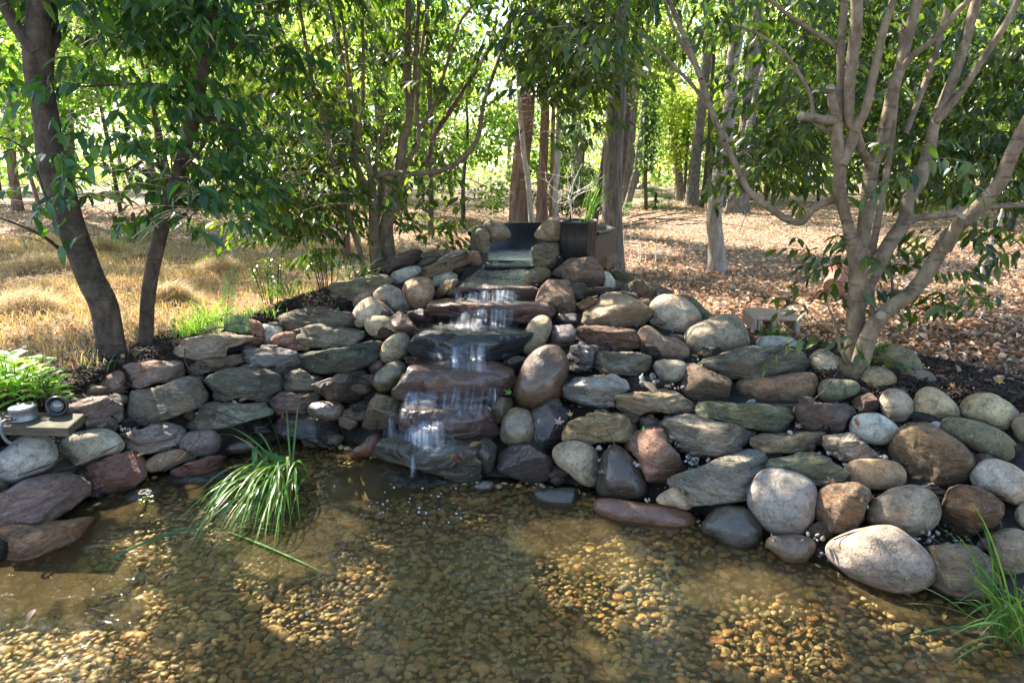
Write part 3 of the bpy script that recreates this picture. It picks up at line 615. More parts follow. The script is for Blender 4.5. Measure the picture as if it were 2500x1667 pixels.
i|b|78,80,72|w|dark wet stone in the water below the pebbly slab|80,690 150,600 240,582 360,600 440,670 500,760 480,880 300,920 180,860 30,760
i|b|140,118,90|w|half-submerged brown stone under the squarish white boulder|510,850 600,810 780,800 920,840 890,950 800,1030 680,1010 580,920
f|s|142,148,148|t1.1|broad grey slab strewn with white pebbles and leaf bits, right of the reddish block|1050,1165 1120,1120 1250,1080 1420,1010 1600,950 1740,940 1790,1010 1795,1100 1740,1210 1640,1300 1450,1340 1230,1335 1200,1240 1060,1200
f|s|146,140,134|t1.1|big oval grey slab with purple streaks below the green lichen slab|990,730 1050,690 1180,665 1300,680 1568,750 1700,790 1680,870 1560,950 1420,985 1330,1000 1200,975 1110,910 1040,820
f|s|150,138,114||long grey slab with a cream broken front below the little white pebble heap|650,510 760,490 960,475 1080,490 1180,550 1245,590 1220,660 1060,655 900,640 820,665 700,655 650,610
f|s|156,142,108||tan slab with a yellowish face in the middle, left of the reddish block|233,840 270,740 400,680 480,640 650,650 790,680 830,720 800,800 710,860 620,860 540,870 420,900 330,885 250,870
f|a|156,118,106||reddish angular block with rusty spots leaning toward the water|715,850 800,790 920,750 1000,770 1030,870 1110,960 1180,1100 1090,1150 1040,1185 880,1170 840,1080 790,1000 720,930
f|s|142,128,116|o.08|light brown stone tucked behind the top of the reddish block|800,690 900,660 990,725 1010,800 920,790 820,770
f|b|72,64,54|w|black egg-shaped stone with a rusty foot at the waterline|497,1230 520,1120 540,980 600,900 650,893 720,950 800,1050 850,1150 875,1250 860,1310 760,1320 620,1310 520,1280
f|b|152,146,130||pale wedge-shaped stone left of the black egg stone|155,970 180,910 270,880 400,890 490,930 503,1030 500,1130 480,1200 420,1212 340,1160 250,1080 180,1030
f|b|166,150,124|o-.04|small cream stone with a dark hole at the waterline in front of the pebbly slab|950,1300 1010,1260 1080,1215 1190,1235 1230,1290 1225,1370 1180,1392 1060,1360 955,1345
f|s|166,172,180|w|white and dark veined slab right of the mossy egg boulder|215,520 250,430 330,380 600,360 700,400 740,470 700,500 650,520 630,600 560,605 420,590 300,560 220,535
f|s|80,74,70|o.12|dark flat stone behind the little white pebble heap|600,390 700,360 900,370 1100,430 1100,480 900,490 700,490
f|b|140,92,54|w|long orange-brown slab lying just under the water below the black egg stone|410,1320 520,1300 700,1330 950,1355 1200,1400 1295,1440 1270,1530 1050,1550 800,1520 600,1480 530,1420 420,1370
d|b|144,138,110|w|wet banded round stone standing under the mossy egg boulder|1008,820 1020,720 1080,630 1140,610 1220,635 1270,690 1275,780 1240,880 1170,918 1080,905 1020,870
d|a|92,80,82|w|wet dark block shining blue at the waterline right of the fall|985,960 1080,920 1250,900 1400,970 1400,1060 1385,1170 1280,1225 1200,1200 1080,1130 990,1080
d|s|84,76,76|w o.05|dark slab sloping down behind the banded round stone|1250,640 1450,540 1520,660 1490,800 1410,960 1300,940 1180,925 1260,780
d|a|88,86,66|w|mossy upright stone at the right end of the lowest step|815,960 860,850 940,850 978,920 970,1010 940,1100 890,1112 840,1060
d|a|122,102,70|w|olive-brown wet wedge stone under the green leaf, right of the third step|910,690 940,610 1000,550 1090,530 1105,600 1060,680 990,740 930,760
d|b|142,136,102|w|olive oval stone left of the third step|35,400 60,340 150,270 230,255 285,290 285,350 220,430 140,490 90,495 45,450
d|b|142,142,124||speckled grey oval stone left of the dark second step|85,210 110,130 180,60 240,33 300,60 318,120 300,200 260,250 180,262 120,275 92,240
d|a|136,118,82|w|mottled brown wet rock below the olive oval stone|-40,700 0,590 60,490 130,510 230,560 260,640 230,720 160,770 80,800 20,790 -60,760
d|b|104,90,90|o.08|small purple stone peeping out left of the olive oval|-10,300 40,250 80,235 120,280 90,340 30,370
d|b|156,94,60|w|flat orange-brown wet stone touching the water left of the lowest step|-190,970 -60,900 0,830 60,810 105,850 80,920 20,985 -80,990
b|a|112,92,70|w|dark block with a tan broken face left of the mottled brown rock|1185,770 1220,730 1400,650 1520,620 1568,680 1570,780 1500,860 1450,895 1400,880 1250,870 1200,830
b|s|136,112,116||dusty pink slab left of the dark block with the tan face|780,880 900,800 1050,810 1180,800 1225,870 1110,900 1095,960 950,970 860,975 830,930
b|s|104,110,102|t1.15|big green-grey slate with a dry star-shaped leaf on top|335,690 450,655 620,615 800,620 880,670 910,700 905,760 890,810 780,880 650,870 560,850 400,890 370,800
b|s|136,132,120||pale grey slab right of the big green-grey slate|900,730 930,660 1040,630 1120,660 1220,690 1210,760 1130,790 980,800 910,790
b|b|130,108,80|w|wet brown round stone in front of the dusty pink slab|1100,930 1130,895 1220,880 1330,885 1375,920 1385,970 1340,1020 1240,1032 1150,1010 1105,970
b|s|130,136,124||long green-grey slab pointing right above the pond grass|145,1050 230,960 300,900 430,880 620,890 750,885 830,940 832,975 700,1010 500,1060 330,1100 200,1110 150,1080
b|s|86,76,70|w o.04|dark flat wet slab at the waterline behind the pond grass|850,1070 880,1020 980,960 1100,960 1180,1010 1370,1030 1385,1090 1290,1230 1200,1215 1080,1160 900,1130
b|b|92,66,50|w|small brown wet stone behind the grass clump|460,1230 560,1180 690,1170 700,1240 600,1275 480,1275
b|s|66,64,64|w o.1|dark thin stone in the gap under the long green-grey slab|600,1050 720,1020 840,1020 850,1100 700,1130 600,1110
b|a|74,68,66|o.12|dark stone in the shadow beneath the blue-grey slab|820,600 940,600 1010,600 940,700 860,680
e|a|84,72,62|w|small brown wet stones corner between second and third steps, left of the mossy egg boulder|90,1200 180,1150 270,1165 250,1250 180,1290 110,1260
b|s|80,68,68|w o.05|narrow dark slab between the wet brown round stone and the mottled rock|1375,945 1480,900 1568,870 1600,940 1500,980 1390,980
h|b|134,132,102|o.1|large olive stone in shade behind the tan tree's foot|380,200 450,150 540,125 640,150 720,190 780,280 785,340 600,345 420,300
d|b|82,82,80|w|small grey stone under the water right of the lowest step|805,1210 880,1170 960,1180 940,1240 840,1260
f|b|64,64,52|w|dark flat stone under the water below the pale wedge stone|-20,1250 120,1230 350,1230 340,1380 230,1410 60,1350
b|s|72,70,68|w|dark flat slab under the shallow water left of the pond grass|40,1440 300,1420 460,1400 470,1500 300,1560 100,1560 30,1500
k|s|98,84,76|w|purplish slab lying under the shallow water below the red-pink block|760,680 950,650 1250,570 1270,700 1000,790 800,810
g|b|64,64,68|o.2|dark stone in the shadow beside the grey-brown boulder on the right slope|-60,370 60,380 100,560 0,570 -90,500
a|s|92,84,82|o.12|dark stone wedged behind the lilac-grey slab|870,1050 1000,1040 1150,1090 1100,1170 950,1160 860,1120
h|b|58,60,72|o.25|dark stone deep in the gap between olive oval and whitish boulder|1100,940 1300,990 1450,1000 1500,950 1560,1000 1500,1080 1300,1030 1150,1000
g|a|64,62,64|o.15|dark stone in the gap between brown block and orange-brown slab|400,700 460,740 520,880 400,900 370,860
e|b|140,122,100|y5.3|tan stone on the basin rim behind the plant pot on its right|790,130 840,125 880,165 870,215 830,245 790,240 770,180"""
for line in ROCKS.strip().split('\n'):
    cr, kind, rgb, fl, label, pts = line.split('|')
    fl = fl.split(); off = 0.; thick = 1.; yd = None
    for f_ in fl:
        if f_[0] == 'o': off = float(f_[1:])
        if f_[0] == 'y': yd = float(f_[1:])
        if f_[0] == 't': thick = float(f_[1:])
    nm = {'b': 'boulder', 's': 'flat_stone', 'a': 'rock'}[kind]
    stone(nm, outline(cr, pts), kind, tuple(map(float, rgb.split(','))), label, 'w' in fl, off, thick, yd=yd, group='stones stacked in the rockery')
rgk = np.random.default_rng(404)
for i in range(270):
    px = rgk.uniform(-20, 2500); t_ = rgk.uniform(.06, .97); py = np.interp(px, T_px, T_yw) * (1 - t_) + np.interp(px, T_px, T_yr) * t_
    if 960 < px < 1290 and py < 1120: continue
    w_, h_ = rgk.uniform(16, 44), rgk.uniform(10, 26); a0 = rgk.uniform(0, 1)
    pg = [(px + math.cos(a0 + k * PI / 3) * w_ * rgk.uniform(.8, 1.15), py + math.sin(a0 + k * PI / 3) * h_ * rgk.uniform(.8, 1.15)) for k in range(6)]
    v_ = rgk.uniform(58, 128); stone('filler_stone', pg, 'as'[i % 2], (v_ * 1.04, v_ * rgk.uniform(.92, .99), v_ * rgk.uniform(.82, .97)), 'small dull filler stone wedged deep between the bigger stones', False, rgk.uniform(.01, .055), 1.0, group='filler stones between the bigger stones', tmpl=1)
# fine gravel and grit lodged in the joints
npz = 5200; px = rgk.uniform(-20, 2500, npz); t_ = rgk.uniform(.02, .98, npz); cl = vnoise(np.stack([px * .012, t_ * 6, px * 0], -1), 3) + np.where(px > 1300, .25, -.35)
q = [bankpt(a, b) for a, b, c in zip(px, t_, cl) if c > rgk.uniform(-.3, .9) and not (960 < a < 1290)]; q = np.array([tuple(v) for v in q]) + [0, -.012, .012]
scatter_pebbles('joint_gravel', q, RNG.uniform(.004, .0095, len(q)), np.array([(.34, .32, .28), (.22, .18, .13), (.12, .09, .07), (.28, .22, .15)])[RNG.integers(4, size=len(q))], 'fine pale gravel and grit lodged in the joints between the stones')
# the stepped stones of the waterfall
STEPS = [('c', 'p', (112, 72, 48), 'topmost brown step stone under the stream lip', '930,680 990,640 1200,610 1560,630 1610,660 1600,735 1300,740 1100,700 950,705', .0),
 ('c', 'p', (132, 80, 56), 'long reddish brown ledge stone behind the upper curtain of water', '785,750 900,720 1100,715 1300,740 1660,745 1700,800 1690,870 1560,915 1300,880 1060,850 900,860 810,820', .02),
 ('c', 'p', (50, 50, 48), 'near-black wet step stone with foaming water on top', '635,1100 660,1030 760,960 900,925 1300,935 1500,955 1570,1000 1520,1080 1480,1120 1340,1190 1250,1190 1000,1185 780,1175 650,1140', .0),
 ('d', 'p', (134, 82, 54), 'thin orange-brown sliver stone under the black step', '270,225 330,210 530,245 560,285 350,290 280,265', .06),
 ('d', 'p', (124, 78, 58), 'wide reddish step stone in the middle of the fall', '200,480 290,380 350,300 480,270 700,255 1000,255 1090,320 1120,410 1040,500 900,565 780,595 600,595 330,555 240,540', .0),
 ('d', 'p', (108, 70, 54), 'dark reddish step stone second from the pond', '220,720 290,580 440,560 700,580 900,600 940,720 1000,800 960,850 840,875 600,865 480,810 290,790', .0),
 ('d', 'p', (88, 84, 52), 'lowest mossy green step stone at the pond surface', '50,970 100,870 220,800 480,840 800,890 860,960 850,1050 835,1140 780,1175 660,1170 500,1110 300,1050 100,1010', .0)]
for cr, kd, rgb, lb, pts, off in STEPS:
    stone('step_stone', outline(cr, pts), kd, rgb, lb, True, off, 1.0, cat='step stone')
# ------------------------------------------------------------------ black basin at the top of the fall
Yf, Yb = 4.95, 5.75
def tub_ring(s, z):                    # plan outline of the D-shaped basin
    pts = []
    fl = P(1148, 600, Yf); fr = P(1455, 600, Yf); bl = P(1215, 550, Yb); br = P(1452, 550, Yb); mr = P(1497, 565, 5.2)
    ctrl = [(fl.x, Yf), (fl.x + .01, Yf + .35), (bl.x - .02, Yb - .16), (bl.x + .18, Yb), (br.x - .16, Yb), (br.x + .02, Yb - .14), (mr.x, 5.25), (fr.x, Yf)]
    c = np.array([(fl.x + fr.x) / 2, 5.35])
    P_ = smoothline([list(q) for q in ctrl], 6)
    return [((q[0] - c[0]) * s + c[0], (q[1] - c[1]) * s + c[1], z) for q in P_]
t = thing('basin', 'black plastic waterfall basin feeding the stream at the top of the rock pile', 'basin', (0.05, 5.3, .8))
t0 = Vector(t.location)
def loc(pts): return [(p[0] - t0.x, p[1] - t0.y, p[2] - t0.z) for p in pts]
zt = 1.025; rings = [tub_ring(.93, .66), tub_ring(1.0, zt - .03), tub_ring(1.035, zt - .018), tub_ring(1.035, zt), tub_ring(.985, zt), tub_ring(.905, .70)]
mb = MB(); n = len(rings[0]); V = [q for r in rings for q in r]
mb.add(loc(V), [(k * n + i, k * n + i + 1, k * n + n + i + 1, k * n + n + i) for k in range(len(rings) - 1) for i in range(n - 1)])
mb.build('wall', M['black_plastic'], t, True)
mb = MB(); fl = P(1190, 640, Yf); fr = P(1310, 640, Yf)
mb.box(tuple(np.array(((fl.x + tub_ring(1, 0)[0][0]) / 2, Yf, .84)) - np.array(t0)), (abs(fl.x - tub_ring(1, 0)[0][0]), .03, .27), 0, .005)
mb.box(tuple(np.array(((fr.x + tub_ring(1, 0)[-1][0]) / 2, Yf, .84)) - np.array(t0)), (abs(fr.x - tub_ring(1, 0)[-1][0]), .03, .27), 0, .005)
mb.box(tuple(np.array(((fl.x + fr.x) / 2, Yf - .03, .785)) - np.array(t0)), (fr.x - fl.x + .04, .14, .012), 0, .004)
mb.build('weir_front', M['black_plastic'], t)
mb = MB(); c = P(1364, 637, Yf - .06); mb.box(tuple(c - t0), (.06, .025, .15), 0, .004); fl_o = mb.build('weir_flange', M['black_plastic'], t)
for py in (627, 650):
    mb = MB(); q = P(1366, py, Yf - .077); mb.lathe([(.0, -.002), (.006, -.002), (.006, .003), (0, .003)], tuple(q - t0), 12, (0, 1, 0)); mb.build('screw', M['screw'], fl_o)
mb = MB(); a = P(1442, 600, Yf - .05); b = P(1503, 600, 5.20)
mb.add(loc([(a.x, a.y, .80), (b.x, b.y, .84), (b.x, b.y, 1.03), (a.x, a.y, 1.0), (a.x + .01, a.y + .02, .80), (b.x + .01, b.y + .03, .84), (b.x + .01, b.y + .03, 1.03), (a.x + .01, a.y + .02, 1.0)]), [(0, 1, 2, 3), (7, 6, 5, 4), (3, 2, 6, 7)])
mb.build('side_panel', M['brown_plastic'], t)
c5 = [p for p in tub_ring(.93, .815)]; cc = (sum(p[0] for p in c5) / len(c5), sum(p[1] for p in c5) / len(c5), .815)
V = c5 + [cc]; k = len(c5)
tag(link('basin_water', mesh('basin_water', V, np.array([(i, (i + 1) % k, k) for i in range(k)]), M['water_top'], False)), kind='structure')
ALPHA = 1.0
# stream sheet from the weir to the first lip, on a bed
def sheet(name, rows, mat, nx=24, ny=14, nz=.006, edge=True):
    """rows: list of (left point, right point) going down the flow; gives one smooth sheet"""
    Lp = smoothline([list(r[0]) for r in rows], 6); Rp = smoothline([list(r[1]) for r in rows], 6); m = len(Lp)
    V = np.array([[Lp[j] * (1 - i / (nx - 1)) + Rp[j] * i / (nx - 1) for i in range(nx)] for j in range(m)]).reshape(-1, 3)
    V[:, 2] += vnoise(V * 14, 5) * nz; V[:, 1] += vnoise(V * 11 + 7, 6) * nz
    i = np.arange(nx - 1)[None, :]; j = np.arange(m - 1)[:, None] * nx
    Q = np.stack([i + j, i + j + 1, i + j + nx + 1, i + j + nx], -1).reshape(-1, 4)
    me = mesh(name, V, Q, mat); uv = me.uv_layers.new(name='UVMap')
    U = np.array([[i / (nx - 1), j / (m - 1)] for j in range(m) for i in range(nx)]); 
    wdt = np.linalg.norm(Rp[0] - Lp[0]); lng = np.linalg.norm(np.diff(Lp, axis=0), axis=1).sum()
    e = U[:, 0]; msk = (np.sin(PI * np.clip(e, 0, 1)) ** .8) * (.35 + .65 * np.clip(np.sin(PI * (U[:, 1] * .85 + .12)), 0, 1)) * (.55 + .75 * np.clip(vnoise(np.stack([e * nx * .9, U[:, 1] * .8, e * 0 + len(name) + V[0, 0] * 31], -1), 3) + .3, 0, 1)) if edge else np.ones(len(U))
    ca = me.color_attributes.new('Col', 'FLOAT_COLOR', 'POINT'); ca.data.foreach_set('color', np.repeat(np.clip(msk, 0, 1)[:, None] * ALPHA, 4, 1).astype(np.float32).ravel())
    U = U * np.array([wdt, lng]) + np.array([V[0, 0] * 7, V[0, 2] * 5]); uv.data.foreach_set('uv', U[Q.ravel()].astype(np.float32).ravel()); return me
bedp = [(P(1140, 640, 4.93), P(1325, 640, 4.93)), (G(1125, 668, .745), G(1318, 668, .745)), (G(1110, 700, .705), G(1310, 700, .705))]
lower = [(Vector(a) - Vector((0, 0, .02)), Vector(b) - Vector((0, 0, .02))) for a, b in bedp]
tag(link('stream_bed', sheet('stream_bed', lower, M['soil'], edge=False)), kind='structure')
tag(link('stream_water', sheet('stream_water', [(P(1190, 638, 4.9), P(1308, 638, 4.9)), (G(1165, 660, .765), G(1318, 660, .765)), (G(1128, 690, .722), G(1305, 690, .722)), (G(1118, 706, .712), G(1298, 706, .712))], M['water_top'])), kind='structure')
# water: pools on the steps and falling strands
wv = []
def addsheet(rows, mat, nx=10, nz=.004):
    o = link('waterfall_water', sheet('waterfall_water', rows, mat, nx, 10, nz)); tag(o, kind='structure'); return o
def fr_(px, py, o): return bank(px, py) - ray(px, py).normalized() * o
# (left px, right px, top y, left px, right px, bottom y)
FALLS = []; rgf = np.random.default_rng(12)
def band(x0, x1, y0, y1, n, lean, w0=10, w1=34, short=.25):
    for i in range(n):
        c_ = rgf.uniform(x0, x1); w_ = rgf.uniform(w0, w1); k_ = rgf.uniform(.75, 1.05) if rgf.random() > short else rgf.uniform(.4, .7)
        FALLS.append((c_ - w_ * .4, c_ + w_ * .4, y0 + rgf.uniform(-3, 5), c_ - w_ * .6 + lean, c_ + w_ * .6 + lean, y0 + (y1 - y0) * k_))
for q in [(1165, 1192, 700, 1145, 1186, 806), (1138, 1156, 706, 1106, 1144, 808), (1212, 1234, 702, 1200, 1232, 800), (1226, 1246, 702, 1222, 1240, 798), (1096, 1128, 836, 1088, 1122, 925), (1110, 1120, 835, 1100, 1112, 915), (1070, 1086, 836, 1072, 1088, 900), (1040, 1075, 950, 1005, 1050, 1025), (1188, 1222, 948, 1190, 1220, 985), (975, 1085, 1025, 965, 1085, 1098), (985, 1050, 1020, 975, 1050, 1102)]: FALLS.append(q)
for q in [(1110, 1275, 702, 1088, 1268, 812), (1025, 1215, 832, 1040, 1212, 912), (985, 1235, 943, 980, 1225, 1012), (965, 1100, 1018, 955, 1095, 1100)]: FALLS.append(q)
band(1120, 1262, 704, 802, 9, -8); band(1050, 1190, 834, 912, 9, 0, 10, 34, .4); band(1000, 1235, 946, 1010, 10, -8, 10, 36, .4); band(950, 1100, 1018, 1100, 12, 0, 12, 44); band(1000, 1020, 1108, 1165, 2, 0, 8, 14)
for l0, r0, y0, l1, r1, y1 in FALLS:
    ALPHA = .52 if r0 - l0 > 100 else 1.0
    rows = []
    for tt in (0, .12, .35, .7, 1):
        l = l0 + (l1 - l0) * tt; r = r0 + (r1 - r0) * tt; y = y0 + (y1 - y0) * tt; o0 = .19 + .05 * math.sin(tt * 3)
        rows.append((fr_(l, y, o0), fr_(r, y, o0)))
    addsheet(rows, M['fall'], 12)
POOLS = [[(1010, 1270, 790), (1000, 1275, 815), (1012, 1262, 836)], [(1010, 1215, 893), (995, 1240, 920), (1000, 1235, 942)], [(985, 1200, 985), (975, 1195, 1010), (978, 1180, 1032)], [(960, 1130, 1075), (940, 1120, 1095), (930, 1090, 1112)]]
for pl in POOLS:
    addsheet([(fr_(l, y, .20), fr_(r, y, .20)) for l, r, y in pl], M['churn'], 20, .010)
ALPHA = .8
o = link('waterfall_water', sheet('waterfall_water', [(G(905, 1128, .004), G(1120, 1150, .004)), (G(895, 1150, .004), G(1125, 1172, .004)), (G(900, 1185, .004), G(1130, 1195, .004))], M['churn'], 24)); tag(o, kind='structure')
ws = [o for o in COL.objects if o.name.startswith('waterfall_water')]
with bpy.context.temp_override(active_object=ws[0], object=ws[0], selected_objects=ws, selected_editable_objects=ws): bpy.ops.object.join()
ws[0].name = 'waterfall_water'
# floating bubbles
for i in range(34):
    px = RNG.uniform(880, 1160); py = RNG.uniform(1180, 1290) - abs(px - 1000) * .1
    if py < 1165 + abs(px - 960) * .15: continue
    p = G(px, py, 0); r = RNG.uniform(.0025, .006)
    mb = MB(); mb.lathe([(r, -.001), (r * .93, r * .35), (r * .7, r * .65), (r * .35, r * .85), (.0001, r * .9)], (0, 0, 0), 12)
    tag(mb.build('bubble', M['foam'], None, True, p), 'small white bubble drifting on the dark water below the falls', 'bubble', 'bubbles floating below the waterfall')

# ------------------------------------------------------------------ black pot with plant
pc = P(1411, 625, 4.78); pot = thing('plant_pot', 'ribbed squarish black nursery pot standing on the rock beside the basin', 'plant pot', (pc.x, pc.y, pc.z - .005))
R_ = 43 * mpp(pc); Hh = 88 * mpp(pc)
n = 72; prof = [(.0, 0), (.86, 0), (.88, .01), (.96, .55), (1.0, .93), (1.02, .94), (1.02, 1.0), (.98, 1.0), (.97, .93), (.90, .7), (0, .7)]
V = []
for r, z in prof:
    for i in range(n):
        th = 2 * PI * i / n; sq = .93 / (abs(math.cos(th + .5)) ** 4 + abs(math.sin(th + .5)) ** 4) ** .25; rb = 1 + (.035 * (1 if (i // 3) % 2 else -1) if .05 < z < .93 else 0)
        V.append((R_ * r * sq * rb * math.cos(th), R_ * r * sq * rb * math.sin(th), Hh * z))
mb = MB(); mb.add(V, [(k * n + i, k * n + (i + 1) % n, (k + 1) * n + (i + 1) % n, (k + 1) * n + i) for k in range(len(prof) - 1) for i in range(n)])
mb.build('pot_wall', M['black_plastic'], pot, True)
mb = MB(); mb.lathe([(.93 * R_, Hh * .86), (.5 * R_, Hh * .9), (.001, Hh * .9)], (0, 0, 0), 32); mb.build('potting_soil', M['soil'], pot, True)

# ------------------------------------------------------------------ blades, tufts
def blade(P0, P1, P2, wd, col, seg=9, tw=0.0):
    """arching blade through three points; returns V, quads, colours"""
    P0, P1, P2 = map(np.array, (P0, P1, P2)); t = np.linspace(0, 1, seg)[:, None]
    C = (1 - t) ** 2 * P0 + 2 * t * (1 - t) * P1 + t * t * P2; T = np.gradient(C, axis=0); T /= np.linalg.norm(T, axis=1)[:, None] + 1e-9
    a = RNG.uniform(0, PI); sref = np.array([math.cos(a), math.sin(a), RNG.normal(0, .3)]); S = np.cross(T, np.cross(sref, T)); S /= np.linalg.norm(S, axis=1)[:, None] + 1e-9
    N_ = np.cross(T, S); wv_ = wd * (np.minimum(1, .55 + t * 2) * (1 - t ** 3) + .03)
    V = np.concatenate([C - S * wv_ / 2 + N_ * wv_ * .12, C, C + S * wv_ / 2 + N_ * wv_ * .12], 1).reshape(-1, 3)
    Q = []
    for k in range(seg - 1):
        b = k * 3; Q += [(b, b + 1, b + 4, b + 3), (b + 1, b + 2, b + 5, b + 4)]
    return V, np.array(Q), np.repeat(np.array(col)[None], len(V), 0)
def blades(name, lst, mat, parent=None, origin=(0, 0, 0), **tg):
    Vs, Qs, Cs, k = [], [], [], 0
    for b in lst:
        V, Q, c = blade(*b); Vs.append(V); Qs.append(Q + k); Cs.append(c); k += len(V)
    V = np.vstack(Vs) - np.array(origin)
    o = link(name, mesh(name, V, np.vstack(Qs), mat, True, np.vstack(Cs)), parent, origin if parent is None else None)
    if tg: tag(o, **tg)
    return o
GR = [(.10, .22, .03), (.07, .17, .03), (.16, .28, .05), (.26, .27, .07), (.05, .13, .03), (.12, .2, .03)]
def gcol(p=GR): c = np.array(p[RNG.integers(len(p))]); return c * RNG.uniform(.8, 1.2)
# reeds in the pot
lst = []; o = Vector(pot.location) + Vector((R_ * .45, 0, Hh * .9))
for i in range(34):
    s = o + Vector((RNG.normal(0, .02), RNG.normal(0, .02), 0)); e = s + Vector((RNG.normal(.13, .055), RNG.normal(0, .06), RNG.uniform(.22, .42)))
    lst.append((s, s * .5 + e * .5 + Vector((-.03, 0, .04)), e + Vector((RNG.uniform(0, .05), 0, -RNG.uniform(0, .05))), .006, gcol()))
blades('pot_grass', lst, M['blade'], None, tuple(o), label='slender green reed grass growing out of the black nursery pot', cat='plant')
# big clump in the pond
base = G(712, 1172, 0); lst = []
for i in range(125):
    s = base + Vector((RNG.normal(0, .04), RNG.normal(0, .03), -.02)); u = RNG.random()
    tx, ty = RNG.uniform(425, 700), 0
    ty = 1335 - (tx - 400) * .10 + RNG.normal(0, 30) - (60 if RNG.random() < .3 else 0)
    if RNG.random() < .3: tx = RNG.uniform(560, 735); ty = RNG.uniform(1240, 1310)
    if RNG.random() < .12: tx = RNG.uniform(460, 600); ty = RNG.uniform(1090, 1180)
    e = G(tx, ty, RNG.uniform(0, .03)); mid = s * .55 + e * .45; mid.z = RNG.uniform(.16, .40)
    lst.append((s, mid, e, RNG.uniform(.006, .013), gcol()))
for (mx, my, ex, ey, wdh) in [(640, 990, 725, 1160, .016), (700, 1000, 705, 1180, .010), (735, 960, 722, 1170, .009), (610, 1040, 735, 1160, .012), (550, 1040, 700, 1120, .007), (780, 1120, 860, 1145, .005)]:
    tip = fr_(mx, my, .25); lst.append((base, (base * .4 + tip * .6) + Vector((0, 0, .1)), tip, wdh, gcol(GR[:2])))
for (mx, my) in [(655, 1105), (680, 1110), (630, 1095)]:
    top = fr_(mx, my, .32); e = G(mx + RNG.uniform(-20, 25), 1290, 0); lst.append((top + Vector((-.05, .1, -.03)), top + Vector((0, -.06, .05)), e, .026, (.06, .20, .05)))
    lst.append((base, base * .5 + top * .5 + Vector((0, 0, .08)), top, .02, (.06, .20, .05)))
blades('sedge_clump', lst, M['blade'], None, tuple(base), label='big drooping clump of green grass standing in the pond by the left stones', cat='plant')
def floatblade(a, b, c, wdh, col, label):
    A, B, C_ = G(*a, .004), G(*b, .008), G(*c, .004)
    o = blades('floating_grass', [(A, B, C_, wdh, col)], M['blade'], None, tuple(A), label=label, cat='grass blade'); return o
floatblade((555, 1298), (650, 1330), (795, 1400), .020, (.14, .24, .10), 'long wide grass blade floating below the pond clump, whitened by the sun')
floatblade((480, 1285), (350, 1310), (235, 1390), .014, (.05, .13, .04), 'dark green blade trailing left from the pond clump')
floatblade((580, 1285), (650, 1290), (722, 1302), .012, (.07, .16, .05), 'short green blade lying just under the water right of the pond clump')
floatblade((745, 1245), (790, 1225), (858, 1187), .008, (.10, .24, .10), 'thin green blade floating right of the pond clump')
# tuft at lower right
base = G(2482, 1560, 0) ; lst = []
for i in range(60):
    s = base + Vector((RNG.normal(0, .045), RNG.normal(0, .045), -.02))
    e = s + Vector((RNG.normal(-.13, .12), RNG.normal(-.02, .06), RNG.uniform(.15, .42))); m_ = s * .45 + e * .55 + Vector((0.02, 0, .09)); 
    if RNG.random() < .35: e.z *= .3; e.x -= .06
    lst.append((s, m_, e, RNG.uniform(.005, .009), gcol()))
for (ex, ey) in [(2290, 1285), (2355, 1265), (2335, 1405), (2365, 1215)]:
    e = P(ex, ey, base.y - .05); lst.append((base, base * .5 + e * .5 + Vector((0, 0, .12)), e, .006, gcol()))
blades('grass_tuft', lst, M['blade'], None, tuple(base), label='bright green grass tuft standing in the water at the lower right corner', cat='plant')
def tuft(px, py, n, hgt, spread, name, label, pal=GR, lean=0, wdh=.005, off=0.0):
    b = bank(px, py); b = b + ray(px, py).normalized() * off; lst = []
    for i in range(n):
        s = b + Vector((RNG.normal(0, spread), RNG.normal(0, spread * .5), -.03)); L_ = hgt * RNG.uniform(.5, 1.1); a = RNG.uniform(0, 2 * PI)
        e = s + Vector((math.cos(a) * L_ * .6 + lean, math.sin(a) * L_ * .5, L_ * RNG.uniform(.35, .9)))
        lst.append((s, s * .5 + e * .5 + Vector((0, 0, L_ * .35)), e, wdh * RNG.uniform(.7, 1.4), gcol(pal)))
    return blades(name, lst, M['blade'], None, tuple(b), label=label, cat='plant')
YG = [(.22, .34, .05), (.14, .28, .04), (.28, .36, .08), (.09, .2, .04)]
tuft(470, 815, 90, .22, .05, 'grass_tuft', 'yellow-green grass tuft at the left end of the pale pinkish slab', YG, 0)
tuft(505, 790, 90, .24, .05, 'grass_tuft', 'taller green grass tuft left of the upright fern', YG, .02)
tuft(690, 715, 80, .20, .07, 'grass_tuft', 'green grass fringe above the pinkish red stone', GR, 0)
tuft(620, 765, 60, .14, .07, 'grass_tuft', 'short grass between the upright fern and the light blue-white stone', GR, 0)
tuft(865, 700, 46, .34, .03, 'grass_tuft', 'dark strap-leaved grass at the foot of the clustered tree stems', GR, 0, .008, .1)
tuft(250, 900, 20, .14, .03, 'grass_tuft', 'small flattened grass tuft on the dark mulch at left', GR, 0, .006)
tuft(1885, 818, 60, .13, .05, 'grass_tuft', 'low dark green grass tuft in front of the concrete block', GR[:2] + GR[4:], 0, .005, .15)
